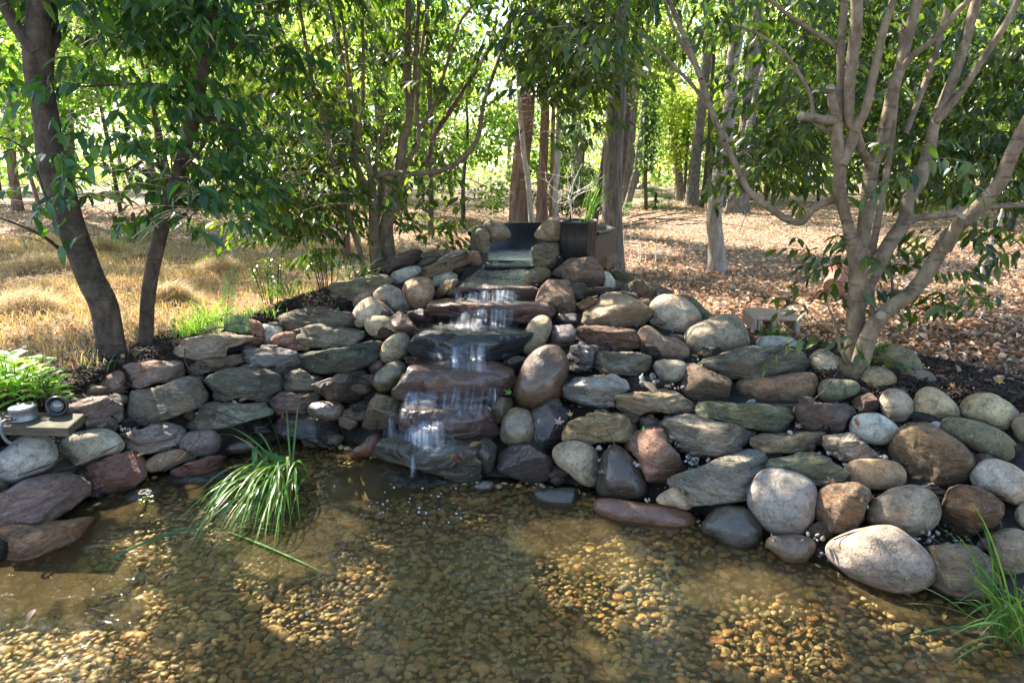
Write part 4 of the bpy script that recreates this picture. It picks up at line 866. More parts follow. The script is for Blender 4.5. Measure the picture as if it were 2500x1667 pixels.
# ------------------------------------------------------------------ leaves
# leaf template: along x (length 1), half width, folded and drooping tip
LT = np.array([(0, 0, 0), (.33, 0, .0), (.68, 0, -.03), (1, 0, -.12), (.30, .175, .05), (.66, .135, .02), (.30, -.175, .05), (.66, -.135, .02), (.08, .06, .01), (.08, -.06, .01)])
LF = np.array([(0, 1, 8), (8, 1, 4), (0, 9, 1), (9, 6, 1), (1, 2, 5), (1, 5, 4), (1, 6, 7), (1, 7, 2), (2, 3, 5), (2, 7, 3)])
LT4 = np.array([(0, 0, 0), (.45, .24, .04), (1, 0, -.05), (.45, -.24, .04)]); LF4 = np.array([(0, 1, 3), (1, 2, 3)])
def unit(v): return v / (np.linalg.norm(v, axis=-1, keepdims=True) + 1e-9)
def leafmesh(pos, d, nrm, size, cols, T=LT, Fc=LF):
    n = len(pos); d = unit(d); b = unit(np.cross(nrm, d)); c = np.cross(d, b)
    V = pos[:, None] + size[:, None, None] * (T[None, :, 0:1] * d[:, None] + T[None, :, 1:2] * b[:, None] + T[None, :, 2:3] * c[:, None])
    Q = (Fc[None] + (np.arange(n) * len(T))[:, None, None]).reshape(-1, 3)
    return V.reshape(-1, 3), Q, np.repeat(cols, len(T), 0)
LEAFP = np.array([(.030, .085, .018), (.045, .115, .02), (.022, .065, .022), (.065, .14, .02), (.028, .075, .03)])
OLIVE = np.array([(.035, .07, .012), (.05, .09, .014), (.028, .055, .012), (.075, .115, .018), (.06, .085, .02), (.10, .13, .02)])
SUNSPOTS = []; MIRROR = []
def lit(pos):                          # gaps in the canopy: leaves on the way from the sun to these places are missing
    keep = np.ones(len(pos), bool)
    for (sx, sy, sz, rx, ry) in SUNSPOTS:
        t = (pos[:, 2] - sz) / TOSUN.z; q = pos - t[:, None] * np.array(TOSUN)
        keep &= ~((((q[:, 0] - sx) / rx) ** 2 + ((q[:, 1] - sy) / ry) ** 2 < 1) & (pos[:, 2] > sz + .1))
    for o_, d_, r_ in MIRROR:             # open sky seen mirrored in the pond
        v = pos - o_; t = v @ d_; keep &= ~((np.linalg.norm(v - t[:, None] * d_, axis=1) < r_) & (t > 0))
    return keep
def twigleaves(S, D, L, per, size, pal=LEAFP, droop=.28):
    """twigs starting at S going along D with hanging leaves on both sides"""
    n = len(S); t = np.linspace(.12, 1.0, per)[None, :, None]
    C = S[:, None] + D[:, None] * L[:, None, None] * t; C[..., 2] -= droop * L[:, None] * t[..., 0] ** 2
    side = unit(np.cross(D, [0, 0, 1.0])); sg = np.where(np.arange(per) % 2, 1, -1)[None, :, None]
    d = D[:, None] * .6 + side[:, None] * sg * .75 + np.array([0, 0, -1.0]) + RNG.normal(0, .28, C.shape)
    nr = np.array([0, -.15, .8]) + RNG.normal(0, .45, C.shape) + side[:, None] * sg * .3
    k = n * per; sz = size * RNG.uniform(.65, 1.15, k); cols = pal[RNG.integers(len(pal), size=k)] * RNG.uniform(.75, 1.3, (k, 1))
    pos = C.reshape(-1, 3); kp = lit(pos)
    return pos[kp], d.reshape(-1, 3)[kp], nr.reshape(-1, 3)[kp], sz[kp], cols[kp], C
def crown(name, parent, origin, twigs, size, mat, pal=LEAFP, per=9, stem_mat=None):
    S, D, L = twigs; pos, d, nr, sz, cols, C = twigleaves(S, D, L, per, size, pal)
    V, Q, c = leafmesh(pos, d, nr, sz, cols)
    # thin twigs
    n = len(S); path = np.concatenate([S[:, None], C], 1); r = .0022; offs = np.array([(1, 0, 0), (-.5, .5, .7), (-.5, -.5, -.7)]) * r
    TV = (path[:, :, None] + offs[None, None]).reshape(-1, 3); m = per + 1
    q = []
    for k in range(per):
        for a in range(3):
            b = (a + 1) % 3; q += [(k * 3 + a, k * 3 + b, k * 3 + 3 + b), (k * 3 + a, k * 3 + 3 + b, k * 3 + 3 + a)]
    TQ = (np.array(q)[None] + (np.arange(n) * m * 3)[:, None, None]).reshape(-1, 3)
    tc_ = np.tile([.10, .08, .05], (len(TV), 1))
    midx = np.concatenate([np.zeros(len(Q)), np.ones(len(TQ))])
    me = mesh(name, np.vstack([V, TV]) - np.array(origin), np.vstack([Q, TQ + len(V)]), [mat, stem_mat or M['twig']], True, np.vstack([c, tc_]), midx)
    return link(name, me, parent), len(pos)
DENS = .62
def zone_twigs(zones):
    """zones: (px, py, rx, ry, Ynear, Yfar, twigs) ellipses of foliage as seen, spread through real depth"""
    S, D, L = [], [], []
    for (px, py, rx, ry, y0, y1, n) in zones:
        n = max(2, int(n * DENS))
        a = RNG.uniform(0, 2 * PI, n); r = RNG.random(n) ** .5
        for ang, q, yy in zip(a, r, RNG.uniform(y0, y1, n)):
            x_, y_ = px + rx * q * math.cos(ang), py + ry * q * math.sin(ang); yy2 = (y0 + y1) / 2
            p = P(px, py, yy2) ; k = mpp(p)
            S.append((p.x + (x_ - px) * k, yy, p.z - (y_ - py) * k)); b = RNG.uniform(0, 2 * PI)
            D.append((math.cos(b), math.sin(b) * .8, RNG.uniform(-.15, .6))); L.append(RNG.uniform(.22, .42))
    return np.array(S), unit(np.array(D)), np.array(L)
def ball_twigs(c, r, n, shell=.35):
    u = unit(RNG.normal(size=(n, 3))); rad = (shell + (1 - shell) * RNG.random(n)) ** .6
    S = np.array(c) + u * rad[:, None] * np.array(r); D = unit(u * .7 + RNG.normal(0, .5, (n, 3)) + np.array([0, 0, -.1]))
    return S, D, RNG.uniform(.25, .45, n)
def cat_twigs(*a): return tuple(np.concatenate(x) for x in zip(*a))
def limb(parent, name, px_pts, Y0, Y1, mat, n=10, seed=0, flare=0, base=None, rough=.06):
    """px_pts: (px, py, width px) traced along the stem; depth runs Y0..Y1"""
    m = len(px_pts); pts, rad = [], []
    for i, (px, py, wpx) in enumerate(px_pts):
        p = P(px, py, Y0 + (Y1 - Y0) * i / (m - 1)); pts.append(tuple(p)); rad.append(wpx * .5 * mpp(p))
    if base is not None: pts[0] = (pts[0][0], pts[0][1], pts[0][2] - base)
    o0 = Vector(parent.location) if parent else Vector((0, 0, 0))
    V, Q = tube(pts, rad, n, 6, rough, seed, True, flare); V = V - np.array(o0)
    tri = np.array([(a, b, c) for a, b, c, d in Q] + [(a, c, d) for a, b, c, d in Q if c != d])
    o = link(name, mesh(name, V, tri, mat), parent); return o, pts
def stub_cut(parent, px, py, Y, wpx, nrm):
    p = P(px, py, Y); r = wpx * .5 * mpp(p); mb = MB(); mb.lathe([(r * 1.01, -.004), (r, .003), (0.0001, .004)], tuple(p - Vector(parent.location)), 18, nrm); return mb.build('cut_face', M['cut'], parent, True)

# sun gaps: bright patches seen on the pond and ground (world x, y, z, rx, ry)
def spot(px, py, z, rpx, rpy):
    g = G(px, py, z); k = mpp(g); h = abs(G(px, py + rpy, z).y - g.y); SUNSPOTS.append((g.x, g.y, z, rpx * k + (.13 if z < 0 else .08), h + (.13 if z < 0 else .08)))
for (px, py, r_) in [(1550, 1325, .16), (1580, 1370, .16), (1610, 1400, .12), (1720, 1400, .10), (1745, 1440, .08), (1130, 1270, .13), (1165, 1300, .10), (1160, 1410, .09), (1540, 1540, .10), (1600, 1600, .10), (1400, 1330, .06), (230, 1540, .07), (400, 1560, .06), (820, 1370, .07)]:
    g = G(px, py, 0); d_ = ray(px, py).normalized(); MIRROR.append((np.array(g), np.array((d_.x, d_.y, -d_.z)), r_ * 1.9))
for el in (22, 32, 42): MIRROR.append((np.array((-.05, 4.5, .75)), np.array((.03, math.cos(math.radians(el)), math.sin(math.radians(el)))), .38))
def spotb(px, py, rpx, rpy):
    g = bank(px, py); k = mpp(g); SUNSPOTS.append((g.x, g.y, g.z, rpx * k + .07, rpy * k * 1.6 + .07))
for s in [(130, 1190, 70, 14), (40, 1215, 40, 12), (330, 890, 30, 6), (340, 1075, 12, 8), (500, 840, 30, 8), (560, 820, 25, 6), (640, 800, 20, 8), (720, 815, 25, 6), (870, 690, 35, 6), (900, 735, 30, 6), (1000, 720, 20, 8), (1620, 740, 40, 8), (1640, 760, 25, 5), (1690, 805, 18, 5), (1500, 770, 15, 4), (1790, 855, 12, 3), (2060, 1010, 14, 4), (970, 850, 14, 5), (700, 735, 14, 5), (1245, 748, 20, 4), (1415, 1060, 12, 4), (1660, 1160, 16, 4), (1830, 1180, 14, 4)]: spotb(*s)
rgs = np.random.default_rng(31)
for i in range(60):
    px = rgs.uniform(20, 2400) if i > 25 else rgs.uniform(20, 900); t_ = rgs.uniform(.15, 1.0); r_ = rgs.uniform(6, 26); spotb(px, np.interp(px, T_px, T_yw) * (1 - t_) + np.interp(px, T_px, T_yr) * t_, r_, r_ * rgs.uniform(.3, .7))
for s in [(800, 1430, -.15, 75, 32), (880, 1395, -.15, 50, 30), (770, 1510, -.15, 60, 22), (1470, 1440, -.15, 75, 20), (1560, 1500, -.15, 60, 12), (1930, 1600, -.15, 90, 18), (2330, 1590, -.15, 50, 25), (390, 1340, -.15, 80, 22), (60, 1620, -.15, 50, 22),
          (120, 1180, .3, 75, 22), (20, 1310, .1, 25, 15), (215, 1120, .3, 30, 10), (50, 940, .5, 60, 40), (330, 895, .5, 25, 8), (470, 850, .5, 40, 12), (640, 1380, 0, 60, 8),
          (1630, 745, .65, 40, 8), (900, 735, .8, 30, 7), (870, 690, .75, 35, 8), (1720, 800, .6, 20, 6), (2100, 470, 1.6, 30, 30), (560, 1180, .15, 35, 25), (1270, 705, .72, 40, 6)]: spot(*s)

# ------------------------------------------------------------------ foreground trees
DK, SM = M['bark_dark'], M['bark_smooth']
# leaning tree at far left
b = P(276, 880, 3.66); T1 = thing('leaning_tree', 'thick dark leaning tree rising at the left from the mulch edge', 'tree', tuple(b))
limb(T1, 'trunk', [(277, 890, 64), (256, 757, 62), (223, 683, 64), (194, 608, 62), (167, 534, 61), (150, 470, 60), (128, 402, 60), (113, 298, 58), (98, 209, 62), (92, 119, 68), (95, 30, 52), (100, -120, 44), (90, -400, 30)], 3.66, 3.8, DK, 20, 3, .12, .06)
limb(T1, 'branch', [(90, 130, 34), (60, 95, 30), (30, 50, 28), (5, 5, 26), (-60, -140, 18)], 3.72, 3.7, DK, 12, 4)
limb(T1, 'branch', [(105, 140, 30), (135, 90, 26), (128, 20, 24), (150, -120, 20)], 3.8, 4.0, DK, 12, 5)
limb(T1, 'branch', [(150, 612, 10), (110, 580, 8), (60, 555, 6), (0, 532, 5)], 3.7, 3.4, DK, 8, 6)
limb(T1, 'branch', [(118, 490, 11), (95, 430, 10), (75, 380, 8), (30, 345, 6), (-20, 330, 4)], 3.75, 3.9, DK, 8, 7)
tw = cat_twigs(zone_twigs([(40, 270, 90, 190, 3.9, 4.8, 100), (40, 500, 60, 45, 3.4, 3.8, 12), (60, 590, 50, 30, 3.3, 3.7, 12), (190, 690, 12, 25, 3.6, 3.7, 2), (60, 40, 120, 80, 3.9, 5, 30), (250, 110, 90, 110, 4.2, 5.2, 60), (200, 350, 50, 60, 4.2, 4.8, 12), (110, 30, 60, 60, 3.4, 3.6, 6)]),
               ball_twigs((-3.2, 4.7, 3.8), (1.9, 1.5, 1.2), 1250), ball_twigs((-4.6, 5.2, 4.2), (1.5, 1.5, 1.3), 700))  # last leaf ball, above view, added to keep sun off the left pond
c1, k1 = crown('crown', T1, T1.location, tw, .10, M['leaf'])
# second slim trunk
b = P(352, 862, 3.85); T2 = thing('slender_tree', 'slender dark trunk rising behind the mulch, right of the thick leaning tree', 'tree', tuple(b))
limb(T2, 'trunk', [(352, 868, 34), (360, 740, 34), (372, 660, 33), (385, 600, 34), (400, 540, 34), (415, 490, 33), (440, 400, 30), (477, 262, 32), (500, 149, 30), (516, 70, 28), (520, -60, 24), (515, -300, 16)], 3.85, 4.1, DK, 16, 13, .08, .05)
limb(T2, 'branch', [(488, 220, 12), (440, 212, 9), (330, 205, 7), (200, 212, 5)], 3.95, 3.6, DK, 8, 14)
limb(T2, 'branch', [(470, 300, 14), (520, 290, 11), (560, 310, 8), (610, 325, 6)], 4.0, 3.9, DK, 8, 15)
limb(T2, 'branch', [(505, 130, 14), (560, 115, 11), (630, 105, 8)], 4.0, 3.8, DK, 8, 16)
limb(T2, 'branch', [(430, 430, 10), (500, 345, 8), (400, 365, 7), (300, 420, 5)], 4.0, 3.5, DK, 8, 17)
tw = cat_twigs(zone_twigs([(330, 240, 150, 55, 3.4, 3.9, 43), (330, 90, 150, 90, 3.7, 4.8, 72), (400, 430, 180, 110, 3.4, 4.2, 165), (300, 330, 90, 70, 3.7, 4.5, 28), (480, 520, 110, 70, 3.4, 3.9, 43), (570, 300, 100, 130, 3.8, 4.8, 79), (590, 70, 130, 90, 3.6, 4.6, 79), (480, 150, 100, 130, 4.0, 5, 50), (470, 20, 160, 50, 3.4, 4.4, 50), (590, 450, 90, 60, 4.0, 4.6, 28)]),
               ball_twigs((-1.6, 4.3, 3.5), (1.8, 1.3, .95), 1250))
c2, k2 = crown('crown', T2, T2.location, tw, .108, M['leaf'])
# multi-stemmed tree behind the rock pile
b = P(915, 668, 5.45); T3 = thing('many_stemmed_tree', 'many-stemmed tan tree growing behind the rock pile left of the falls', 'tree', tuple(b))
for i, (pts, y0, y1, fl) in enumerate([
    ([(948, 650, 46), (943, 553, 34), (963, 509, 32), (975, 434, 29), (984, 343, 24), (999, 283, 20), (993, 179, 18), (996, 89, 16), (996, 0, 15), (1000, -200, 8)], 5.5, 5.6, .2),
    ([(975, 434, 18), (1002, 383, 14), (1017, 360, 12), (1023, 319, 11), (1017, 268, 10), (1026, 149, 9), (1047, 0, 8), (1050, -80, 6)], 5.5, 5.3, 0),
    ([(1023, 319, 10), (1062, 253, 9), (1089, 164, 8), (1121, 60, 7), (1166, 0, 6)], 5.4, 5.2, 0),
    ([(999, 283, 14), (1011, 209, 12), (1017, 89, 11), (1022, 0, 10), (1020, -150, 6)], 5.55, 5.7, 0),
    ([(922, 672, 34), (913, 568, 26), (910, 467, 20), (898, 389, 15), (895, 357, 13)], 5.4, 5.3, .2),
    ([(912, 450, 16), (918, 435, 15), (943, 422, 15), (1002, 425, 14), (1077, 416, 13), (1130, 386, 13), (1166, 336, 12), (1181, 253, 10), (1211, 164, 8), (1255, 30, 6), (1280, -60, 4)], 5.35, 5.0, 0),
    ([(895, 678, 18), (880, 620, 14), (868, 583, 14), (844, 494, 14), (826, 434, 14), (806, 374, 14), (794, 298, 13), (767, 223, 11), (749, 119, 9), (728, 0, 8), (720, -80, 6)], 5.4, 5.2, 0),
    ([(918, 560, 16), (900, 470, 15), (877, 419, 14), (862, 360, 12), (868, 283, 11), (856, 209, 10), (838, 60, 8), (829, 0, 7), (820, -80, 5)], 5.5, 5.7, 0),
    ([(868, 400, 10), (877, 298, 9), (886, 253, 9), (886, 89, 8), (880, 0, 7)], 5.5, 5.5, 0),
    ([(970, 395, 14), (1000, 400, 13), (1041, 396, 13), (1055, 350, 13), (1065, 322, 14), (1121, 238, 12), (1196, 119, 9), (1270, 15, 7)], 5.7, 5.9, 0),
    ([(908, 500, 14), (916, 417, 11), (928, 343, 10), (946, 301, 9)], 5.5, 5.5, 0),
    ([(905, 600, 20), (925, 500, 18), (930, 440, 14), (896, 400, 12), (866, 340, 11), (855, 260, 9), (838, 150, 8), (800, 0, 6)], 5.6, 5.9, 0),
    ([(830, 530, 9), (780, 490, 7), (745, 450, 6), (690, 440, 5), (600, 435, 4)], 5.4, 5.0, 0)]):
    limb(T3, 'trunk' if i in (0, 4, 6) else 'branch', pts, y0, y1, SM if i != 9 else M['bark_red'], 12 if pts[0][2] > 20 else 8, 20 + i, fl, .08 if i in (0, 4, 6) else None)
stub_cut(T3, 895, 356, 5.28, 13, (0, -.3, 1)); stub_cut(T3, 946, 300, 5.48, 9, (.3, -.3, 1))
tw = cat_twigs(zone_twigs([(710, 490, 130, 95, 4.6, 5.8, 400), (750, 320, 140, 110, 4.8, 6.4, 260), (740, 120, 150, 130, 4.8, 6.6, 220), (930, 150, 120, 160, 5.4, 6.8, 110), (900, 330, 100, 90, 5.6, 6.6, 50), (1110, 120, 130, 120, 5.2, 6.6, 110), (1130, 330, 140, 120, 5.2, 6.4, 130), (1120, 480, 130, 60, 4.9, 5.8, 70), (1000, 520, 60, 60, 5.4, 6, 18), (1310, 150, 130, 120, 4.8, 6.0, 250), (1340, 270, 110, 80, 4.8, 5.8, 90), (1420, 60, 130, 70, 4.4, 5.4, 130), (1430, 150, 80, 60, 4.2, 5.0, 60), (1060, 590, 70, 20, 5.0, 5.5, 9), (880, 500, 30, 70, 4.9, 5.1, 12), (850, 620, 40, 25, 5.2, 5.4, 6), (820, 620, 60, 40, 5.6, 6.2, 12), (1480, 330, 60, 30, 5, 5.4, 8)]),
               ball_twigs((-1.7, 6.3, 4.0), (1.9, 1.3, 1.4), 820), ball_twigs((0.3, 5.9, 4.1), (1.7, 1.3, 1.3), 720))
c3, k3 = crown('crown', T3, T3.location, tw, .098, M['leaf'], OLIVE)
# pale multi-stemmed tree at right
b = P(2088, 905, 3.34); T4 = thing('multi_stemmed_tree', 'smooth tan multi-stemmed tree with sawn stubs at the right', 'tree', tuple(b))
for i, (pts, y0, y1, fl) in enumerate([
    ([(2080, 915, 72), (2088, 860, 56), (2089, 802, 44), (2093, 698, 42), (2093, 638, 42), (2070, 549, 29), (2050, 474, 29), (2050, 415, 29), (2046, 387, 30), (2042, 313, 30), (2042, 285, 28)], 3.34, 3.3, .12),
    ([(2042, 300, 26), (2035, 262, 24), (2028, 214, 22)], 3.3, 3.28, 0),
    ([(2046, 300, 24), (2052, 209, 20), (2053, 104, 19), (2062, 0, 19), (2070, -200, 12)], 3.32, 3.45, 0),
    ([(2040, 292, 24), (2010, 293, 23), (1985, 288, 22), (1956, 284, 22)], 3.3, 3.2, 0),
    ([(2054, 402, 28), (2077, 350, 28), (2086, 313, 28), (2072, 285, 25), (2077, 179, 26), (2089, 80, 27), (2092, 0, 27), (2095, -200, 16)], 3.3, 3.3, 0),
    ([(2088, 320, 22), (2100, 295, 22), (2113, 268, 22), (2134, 179, 21), (2157, 74, 20), (2181, 0, 18), (2210, -150, 10)], 3.28, 3.2, 0),
    ([(2095, 650, 36), (2107, 579, 34), (2119, 489, 33), (2124, 430, 33), (2132, 395, 33), (2143, 372, 33), (2157, 328, 30), (2184, 209, 28), (2199, 164, 26), (2217, 89, 25), (2241, 0, 22), (2290, -200, 12)], 3.36, 3.5, 0),
    ([(2130, 410, 24), (2108, 375, 22), (2092, 330, 20), (2085, 315, 18)], 3.37, 3.32, 0),
    ([(2197, 172, 17), (2235, 130, 16), (2277, 98, 15), (2336, 30, 15), (2366, 0, 14), (2440, -90, 8)], 3.45, 3.3, 0),
    ([(2100, 740, 34), (2125, 683, 34), (2172, 594, 35), (2208, 540, 34), (2217, 489, 30), (2247, 445, 28), (2252, 417, 28), (2271, 357, 28), (2283, 298, 26), (2321, 209, 25), (2351, 119, 24), (2384, 0, 22), (2440, -200, 12)], 3.42, 3.75, 0),
    ([(2285, 300, 18), (2336, 238, 18), (2396, 149, 17), (2455, 60, 17), (2485, 0, 16), (2540, -100, 8)], 3.62, 3.6, 0),
    ([(2210, 330, 14), (2225, 290, 14), (2262, 194, 15), (2291, 104, 15), (2318, 0, 14)], 3.6, 3.8, 0),
    ([(2208, 540, 24), (2247, 531, 19), (2321, 522, 18), (2366, 510, 17), (2425, 504, 15), (2520, 500, 12)], 3.6, 3.7, 0),
    ([(2100, 885, 44), (2122, 817, 40), (2157, 766, 38), (2217, 722, 35), (2262, 668, 35), (2300, 603, 34), (2322, 570, 34), (2351, 543, 34), (2396, 498, 33), (2440, 448, 33), (2460, 400, 33), (2500, 313, 30), (2560, 200, 22)], 3.28, 3.0, 0),
    ([(2308, 610, 30), (2330, 565, 27), (2346, 526, 25)], 3.08, 3.02, 0),
    ([(2125, 640, 18), (2150, 500, 17), (2165, 420, 15), (2178, 330, 14), (2190, 220, 12), (2200, 60, 9)], 3.5, 3.7, 0),
    ([(2055, 478, 20), (2038, 486, 18), (1994, 504, 17), (1972, 525, 17), (1955, 543, 18), (1919, 534, 17), (1860, 495, 16), (1825, 462, 16), (1795, 400, 15), (1766, 343, 15), (1730, 253, 14), (1712, 194, 14), (1677, 104, 12), (1632, 0, 11), (1600, -80, 8)], 3.35, 3.6, 0),
    ([(1768, 345, 11), (1745, 290, 10), (1700, 220, 9), (1647, 164, 8), (1587, 110, 6)], 3.45, 3.7, 0),
    ([(1712, 194, 10), (1690, 150, 9), (1647, 74, 8), (1623, 0, 7)], 3.5, 3.7, 0),
    ([(2030, 330, 11), (1990, 300, 10), (1985, 274, 10), (1973, 220, 9), (1919, 134, 8), (1860, 89, 7), (1800, 62, 5)], 3.4, 3.6, 0),
    ([(2046, 120, 13), (2020, 98, 12), (1979, 74, 11), (1919, 33, 10), (1880, 0, 9), (1800, -50, 6)], 3.4, 3.5, 0),
    ([(2130, 790, 14), (2128, 680, 13), (2130, 620, 12)], 3.6, 3.6, 0),
    ([(2075, 900, 8), (2050, 850, 6), (2040, 790, 6), (2020, 740, 4), (2030, 700, 3)], 3.3, 3.3, 0),
    ([(2180, 760, 6), (2178, 690, 7), (2172, 640, 6), (2175, 560, 5)], 3.8, 3.8, 0)]):
    limb(T4, 'trunk' if i == 0 else 'branch', pts, y0, y1, SM, 16 if pts[0][2] > 26 else 10, 50 + i, fl, .06 if i == 0 else None)
stub_cut(T4, 2028, 213, 3.27, 22, (0, -.45, 1)); stub_cut(T4, 1955, 284, 3.19, 21, (-1, -.5, .1)); stub_cut(T4, 2346, 526, 3.01, 26, (.4, -.6, 1)); stub_cut(T4, 2151, 770, 3.10, 22, (-.3, -1, .5))
tw = cat_twigs(zone_twigs([(1830, 420, 100, 80, 3.7, 4.8, 90), (1920, 340, 150, 110, 3.8, 5.2, 250), (1950, 180, 130, 120, 3.8, 5.4, 90), (2000, 50, 170, 60, 3.6, 5.2, 90), (2150, 250, 200, 160, 4.0, 5.6, 250), (2350, 200, 170, 180, 4.0, 5.6, 430), (2400, 400, 140, 100, 3.8, 5.2, 230), (2230, 440, 160, 60, 3.9, 4.8, 60), (2080, 60, 90, 60, 4.0, 5, 40), (1750, 60, 60, 40, 3.6, 4.4, 14), (2060, 640, 90, 60, 3.4, 3.7, 26), (2250, 640, 60, 40, 3.5, 3.8, 12), (2280, 760, 50, 30, 3.2, 3.4, 7), (2420, 580, 80, 40, 3.3, 3.8, 22), (2400, 720, 60, 20, 3.4, 3.7, 7), (2030, 800, 30, 50, 3.3, 3.4, 8), (2160, 860, 25, 20, 3.2, 3.25, 4), (2240, 380, 60, 40, 3.1, 3.3, 9), (2020, 740, 60, 30, 3.35, 3.5, 7), (1480, 130, 60, 70, 3.6, 4.2, 26)]),
               ball_twigs((1.3, 4.7, 3.5), (1.7, 1.2, 1.0), 560), ball_twigs((3.0, 4.2, 3.2), (1.3, 1.3, 1.1), 204))
c4, k4 = crown('crown', T4, T4.location, tw, .092, M['leaf'], OLIVE)
print('fg leaves', k1, k2, k3, k4)
# ------------------------------------------------------------------ woodland behind
def farcrown(r, n, size, seed, pal):
    rg = np.random.default_rng(seed); nc = 26
    u = unit(rg.normal(size=(nc, 3))) * (rg.random((nc, 1)) ** .4) * np.array(r); s = rg.uniform(.18, .42, nc) * max(r)
    k = rg.integers(nc, size=n); p = u[k] + unit(rg.normal(size=(n, 3))) * (s[k] * rg.random(n) ** .45)[:, None] * np.array([1, 1, .6])
    d = rg.normal(size=(n, 3)) + np.array([0, 0, -.4]); nr = rg.normal(0, .6, (n, 3)) + np.array([0, 0, .8])
    V, Q, c = leafmesh(p, d, nr, size * rg.uniform(.7, 1.3, n), pal[rg.integers(len(pal), size=n)] * rg.uniform(.7, 1.3, (n, 1)), LT4, LF4)
    return mesh('crown', V, Q, M['bgleaf'], True, c)
YEL = np.array([(.19, .28, .06), (.14, .24, .05), (.25, .32, .09), (.11, .19, .05), (.30, .31, .09)])
MID = np.array([(.08, .15, .03), (.11, .19, .035), (.06, .12, .025), (.16, .21, .04)])
DRK = np.array([(.03, .05, .02), (.04, .07, .025), (.05, .08, .04), (.025, .04, .02)])
CR = [farcrown((1.7, 1.7, 1.5), 5200, .105, 1, YEL), farcrown((1.9, 1.6, 1.3), 5200, .105, 2, YEL), farcrown((1.6, 1.6, 1.6), 5200, .105, 3, MID), farcrown((2.0, 1.5, 1.2), 4600, .11, 4, YEL)]
DC = farcrown((.9, .7, .95), 5200, .06, 9, DRK)
HIGH = farcrown((2.6, 2.6, 1.5), 2600, .14, 6, YEL)
CRH = [farcrown((2.2, 2.2, 1.9), 5200, .13, 11, YEL), farcrown((2.3, 2.1, 1.8), 5200, .13, 12, MID)]
BG = 'tall trunks standing in the woodland'
def bgtree(name, label, pts, Y, mat, crown_h=None, fl=.25, seed=0, n=14, branches=(), rough=.08):
    zb = float(H(P(pts[0][0], 500, Y).x, Y)); x0 = G(pts[0][0], pts[0][1], .46).x
    b = P(pts[0][0], pts[0][1], Y); t = thing(name, label, 'tree', (b.x, Y, zb - .02))
    limb(t, 'trunk', pts, Y, Y + .2, mat, n, seed, fl, .12, rough)
    top = P(pts[-1][0], pts[-1][1], Y + .2)
    if crown_h: c = link('crown', HIGH, t, (top.x - b.x, .2, crown_h - zb)); c.rotation_euler = (0, 0, seed)
    return t
bgtree('ridged_tree', 'tall straight grey ridged trunk behind the black plant pot', [(1492, 668, 64), (1492, 600, 54), (1494, 520, 48), (1496, 419, 46), (1502, 300, 46), (1512, 209, 45), (1513, 120, 44), (1517, 0, 42), (1525, -300, 36), (1540, -700, 25)], 6.6, M['bark_ridge'], None, .35, 1, 24)
bgtree('pale_tree', 'pale mottled trunk with sunlit left side right of the tall grey trunk', [(1755, 662, 48), (1748, 600, 40), (1744, 520, 36), (1755, 432, 36), (1768, 343, 34), (1784, 250, 32), (1786, 179, 31), (1799, 89, 33), (1811, 0, 34), (1840, -300, 26)], 6.8, M['bark_pale'], None, .3, 2, 18, rough=.14)
bgtree('ridged_tree', 'reddish trunk brightly lit on its left side behind the basin', [(1264, 556, 46), (1268, 430, 42), (1283, 300, 40), (1290, 150, 36), (1296, 0, 34), (1310, -200, 26)], 11.0, M['bark_red'], 6.2, .2, 3, 16)
bgtree('slim_tree', 'thin pale leaning trunk just right of the lit reddish trunk', [(1300, 548, 14), (1290, 450, 14), (1280, 380, 13), (1270, 280, 11), (1262, 150, 8)], 10.4, M['bark_pale'], None, .2, 4, 8)
bgtree('shaggy_tree', 'shaggy brown trunk right of the thin pale leaning trunk', [(1322, 550, 28), (1325, 430, 25), (1330, 300, 22), (1334, 150, 20), (1340, 0, 16)], 10.8, M['bark_red'], None, .3, 5, 12, rough=.2)
bgtree('slim_tree', 'thin trunk between the shaggy trunk and the lit pole', [(1345, 545, 12), (1348, 430, 11), (1350, 320, 10), (1352, 200, 8)], 11.6, M['bark_red'], None, .1, 6, 8)
bgtree('slim_tree', 'cream sunlit pole trunk beside the bleached dead shrub', [(1358, 540, 17), (1356, 470, 14), (1360, 420, 14), (1363, 330, 13), (1366, 200, 10)], 10.6, M['bark_pale'], None, .1, 7, 10)
bgtree('leaning_tree', 'brown trunk leaning right behind the tall grey trunk', [(1528, 508, 19), (1545, 450, 16), (1555, 404, 15), (1566, 320, 14), (1572, 240, 12), (1578, 120, 10), (1585, 0, 8)], 16.5, M['bark_ridge'], 7, .2, 8, 12)
bgtree('slim_tree', 'slim grey trunk left of the broad brown one in the right background', [(1662, 480, 22), (1655, 400, 18), (1645, 300, 17), (1638, 180, 15), (1630, 50, 13)], 20, M['bark_ridge'], 7, .3, 9, 12)
bgtree('ridged_tree', 'broad brown trunk in the right background left of the pale mottled tree', [(1688, 495, 32), (1695, 420, 28), (1708, 300, 26), (1722, 170, 25), (1735, 20, 23), (1745, -100, 18)], 18, M['bark_ridge'], 7, .3, 10, 14)
bgtree('slim_tree', 'thin dark trunk hugging the broad brown trunk on its right', [(1714, 495, 11), (1725, 400, 10), (1735, 250, 10), (1745, 100, 8)], 17.5, M['bark_dark'], None, .1, 11, 8)
bgtree('ridged_tree', 'big dark ridged trunk behind the pale mottled tree, near the upper right', [(1800, 510, 46), (1815, 400, 40), (1834, 209, 38), (1849, 119, 38), (1860, 0, 36), (1880, -150, 28)], 15, M['bark_ridge'], 7, .3, 12, 16)
bgtree('slim_tree', 'thin grey trunk leaning right beside the big dark ridged trunk', [(1820, 330, 12), (1855, 194, 12), (1890, 104, 11), (1920, 0, 9)], 14.5, M['bark_pale'], None, .1, 13, 8)
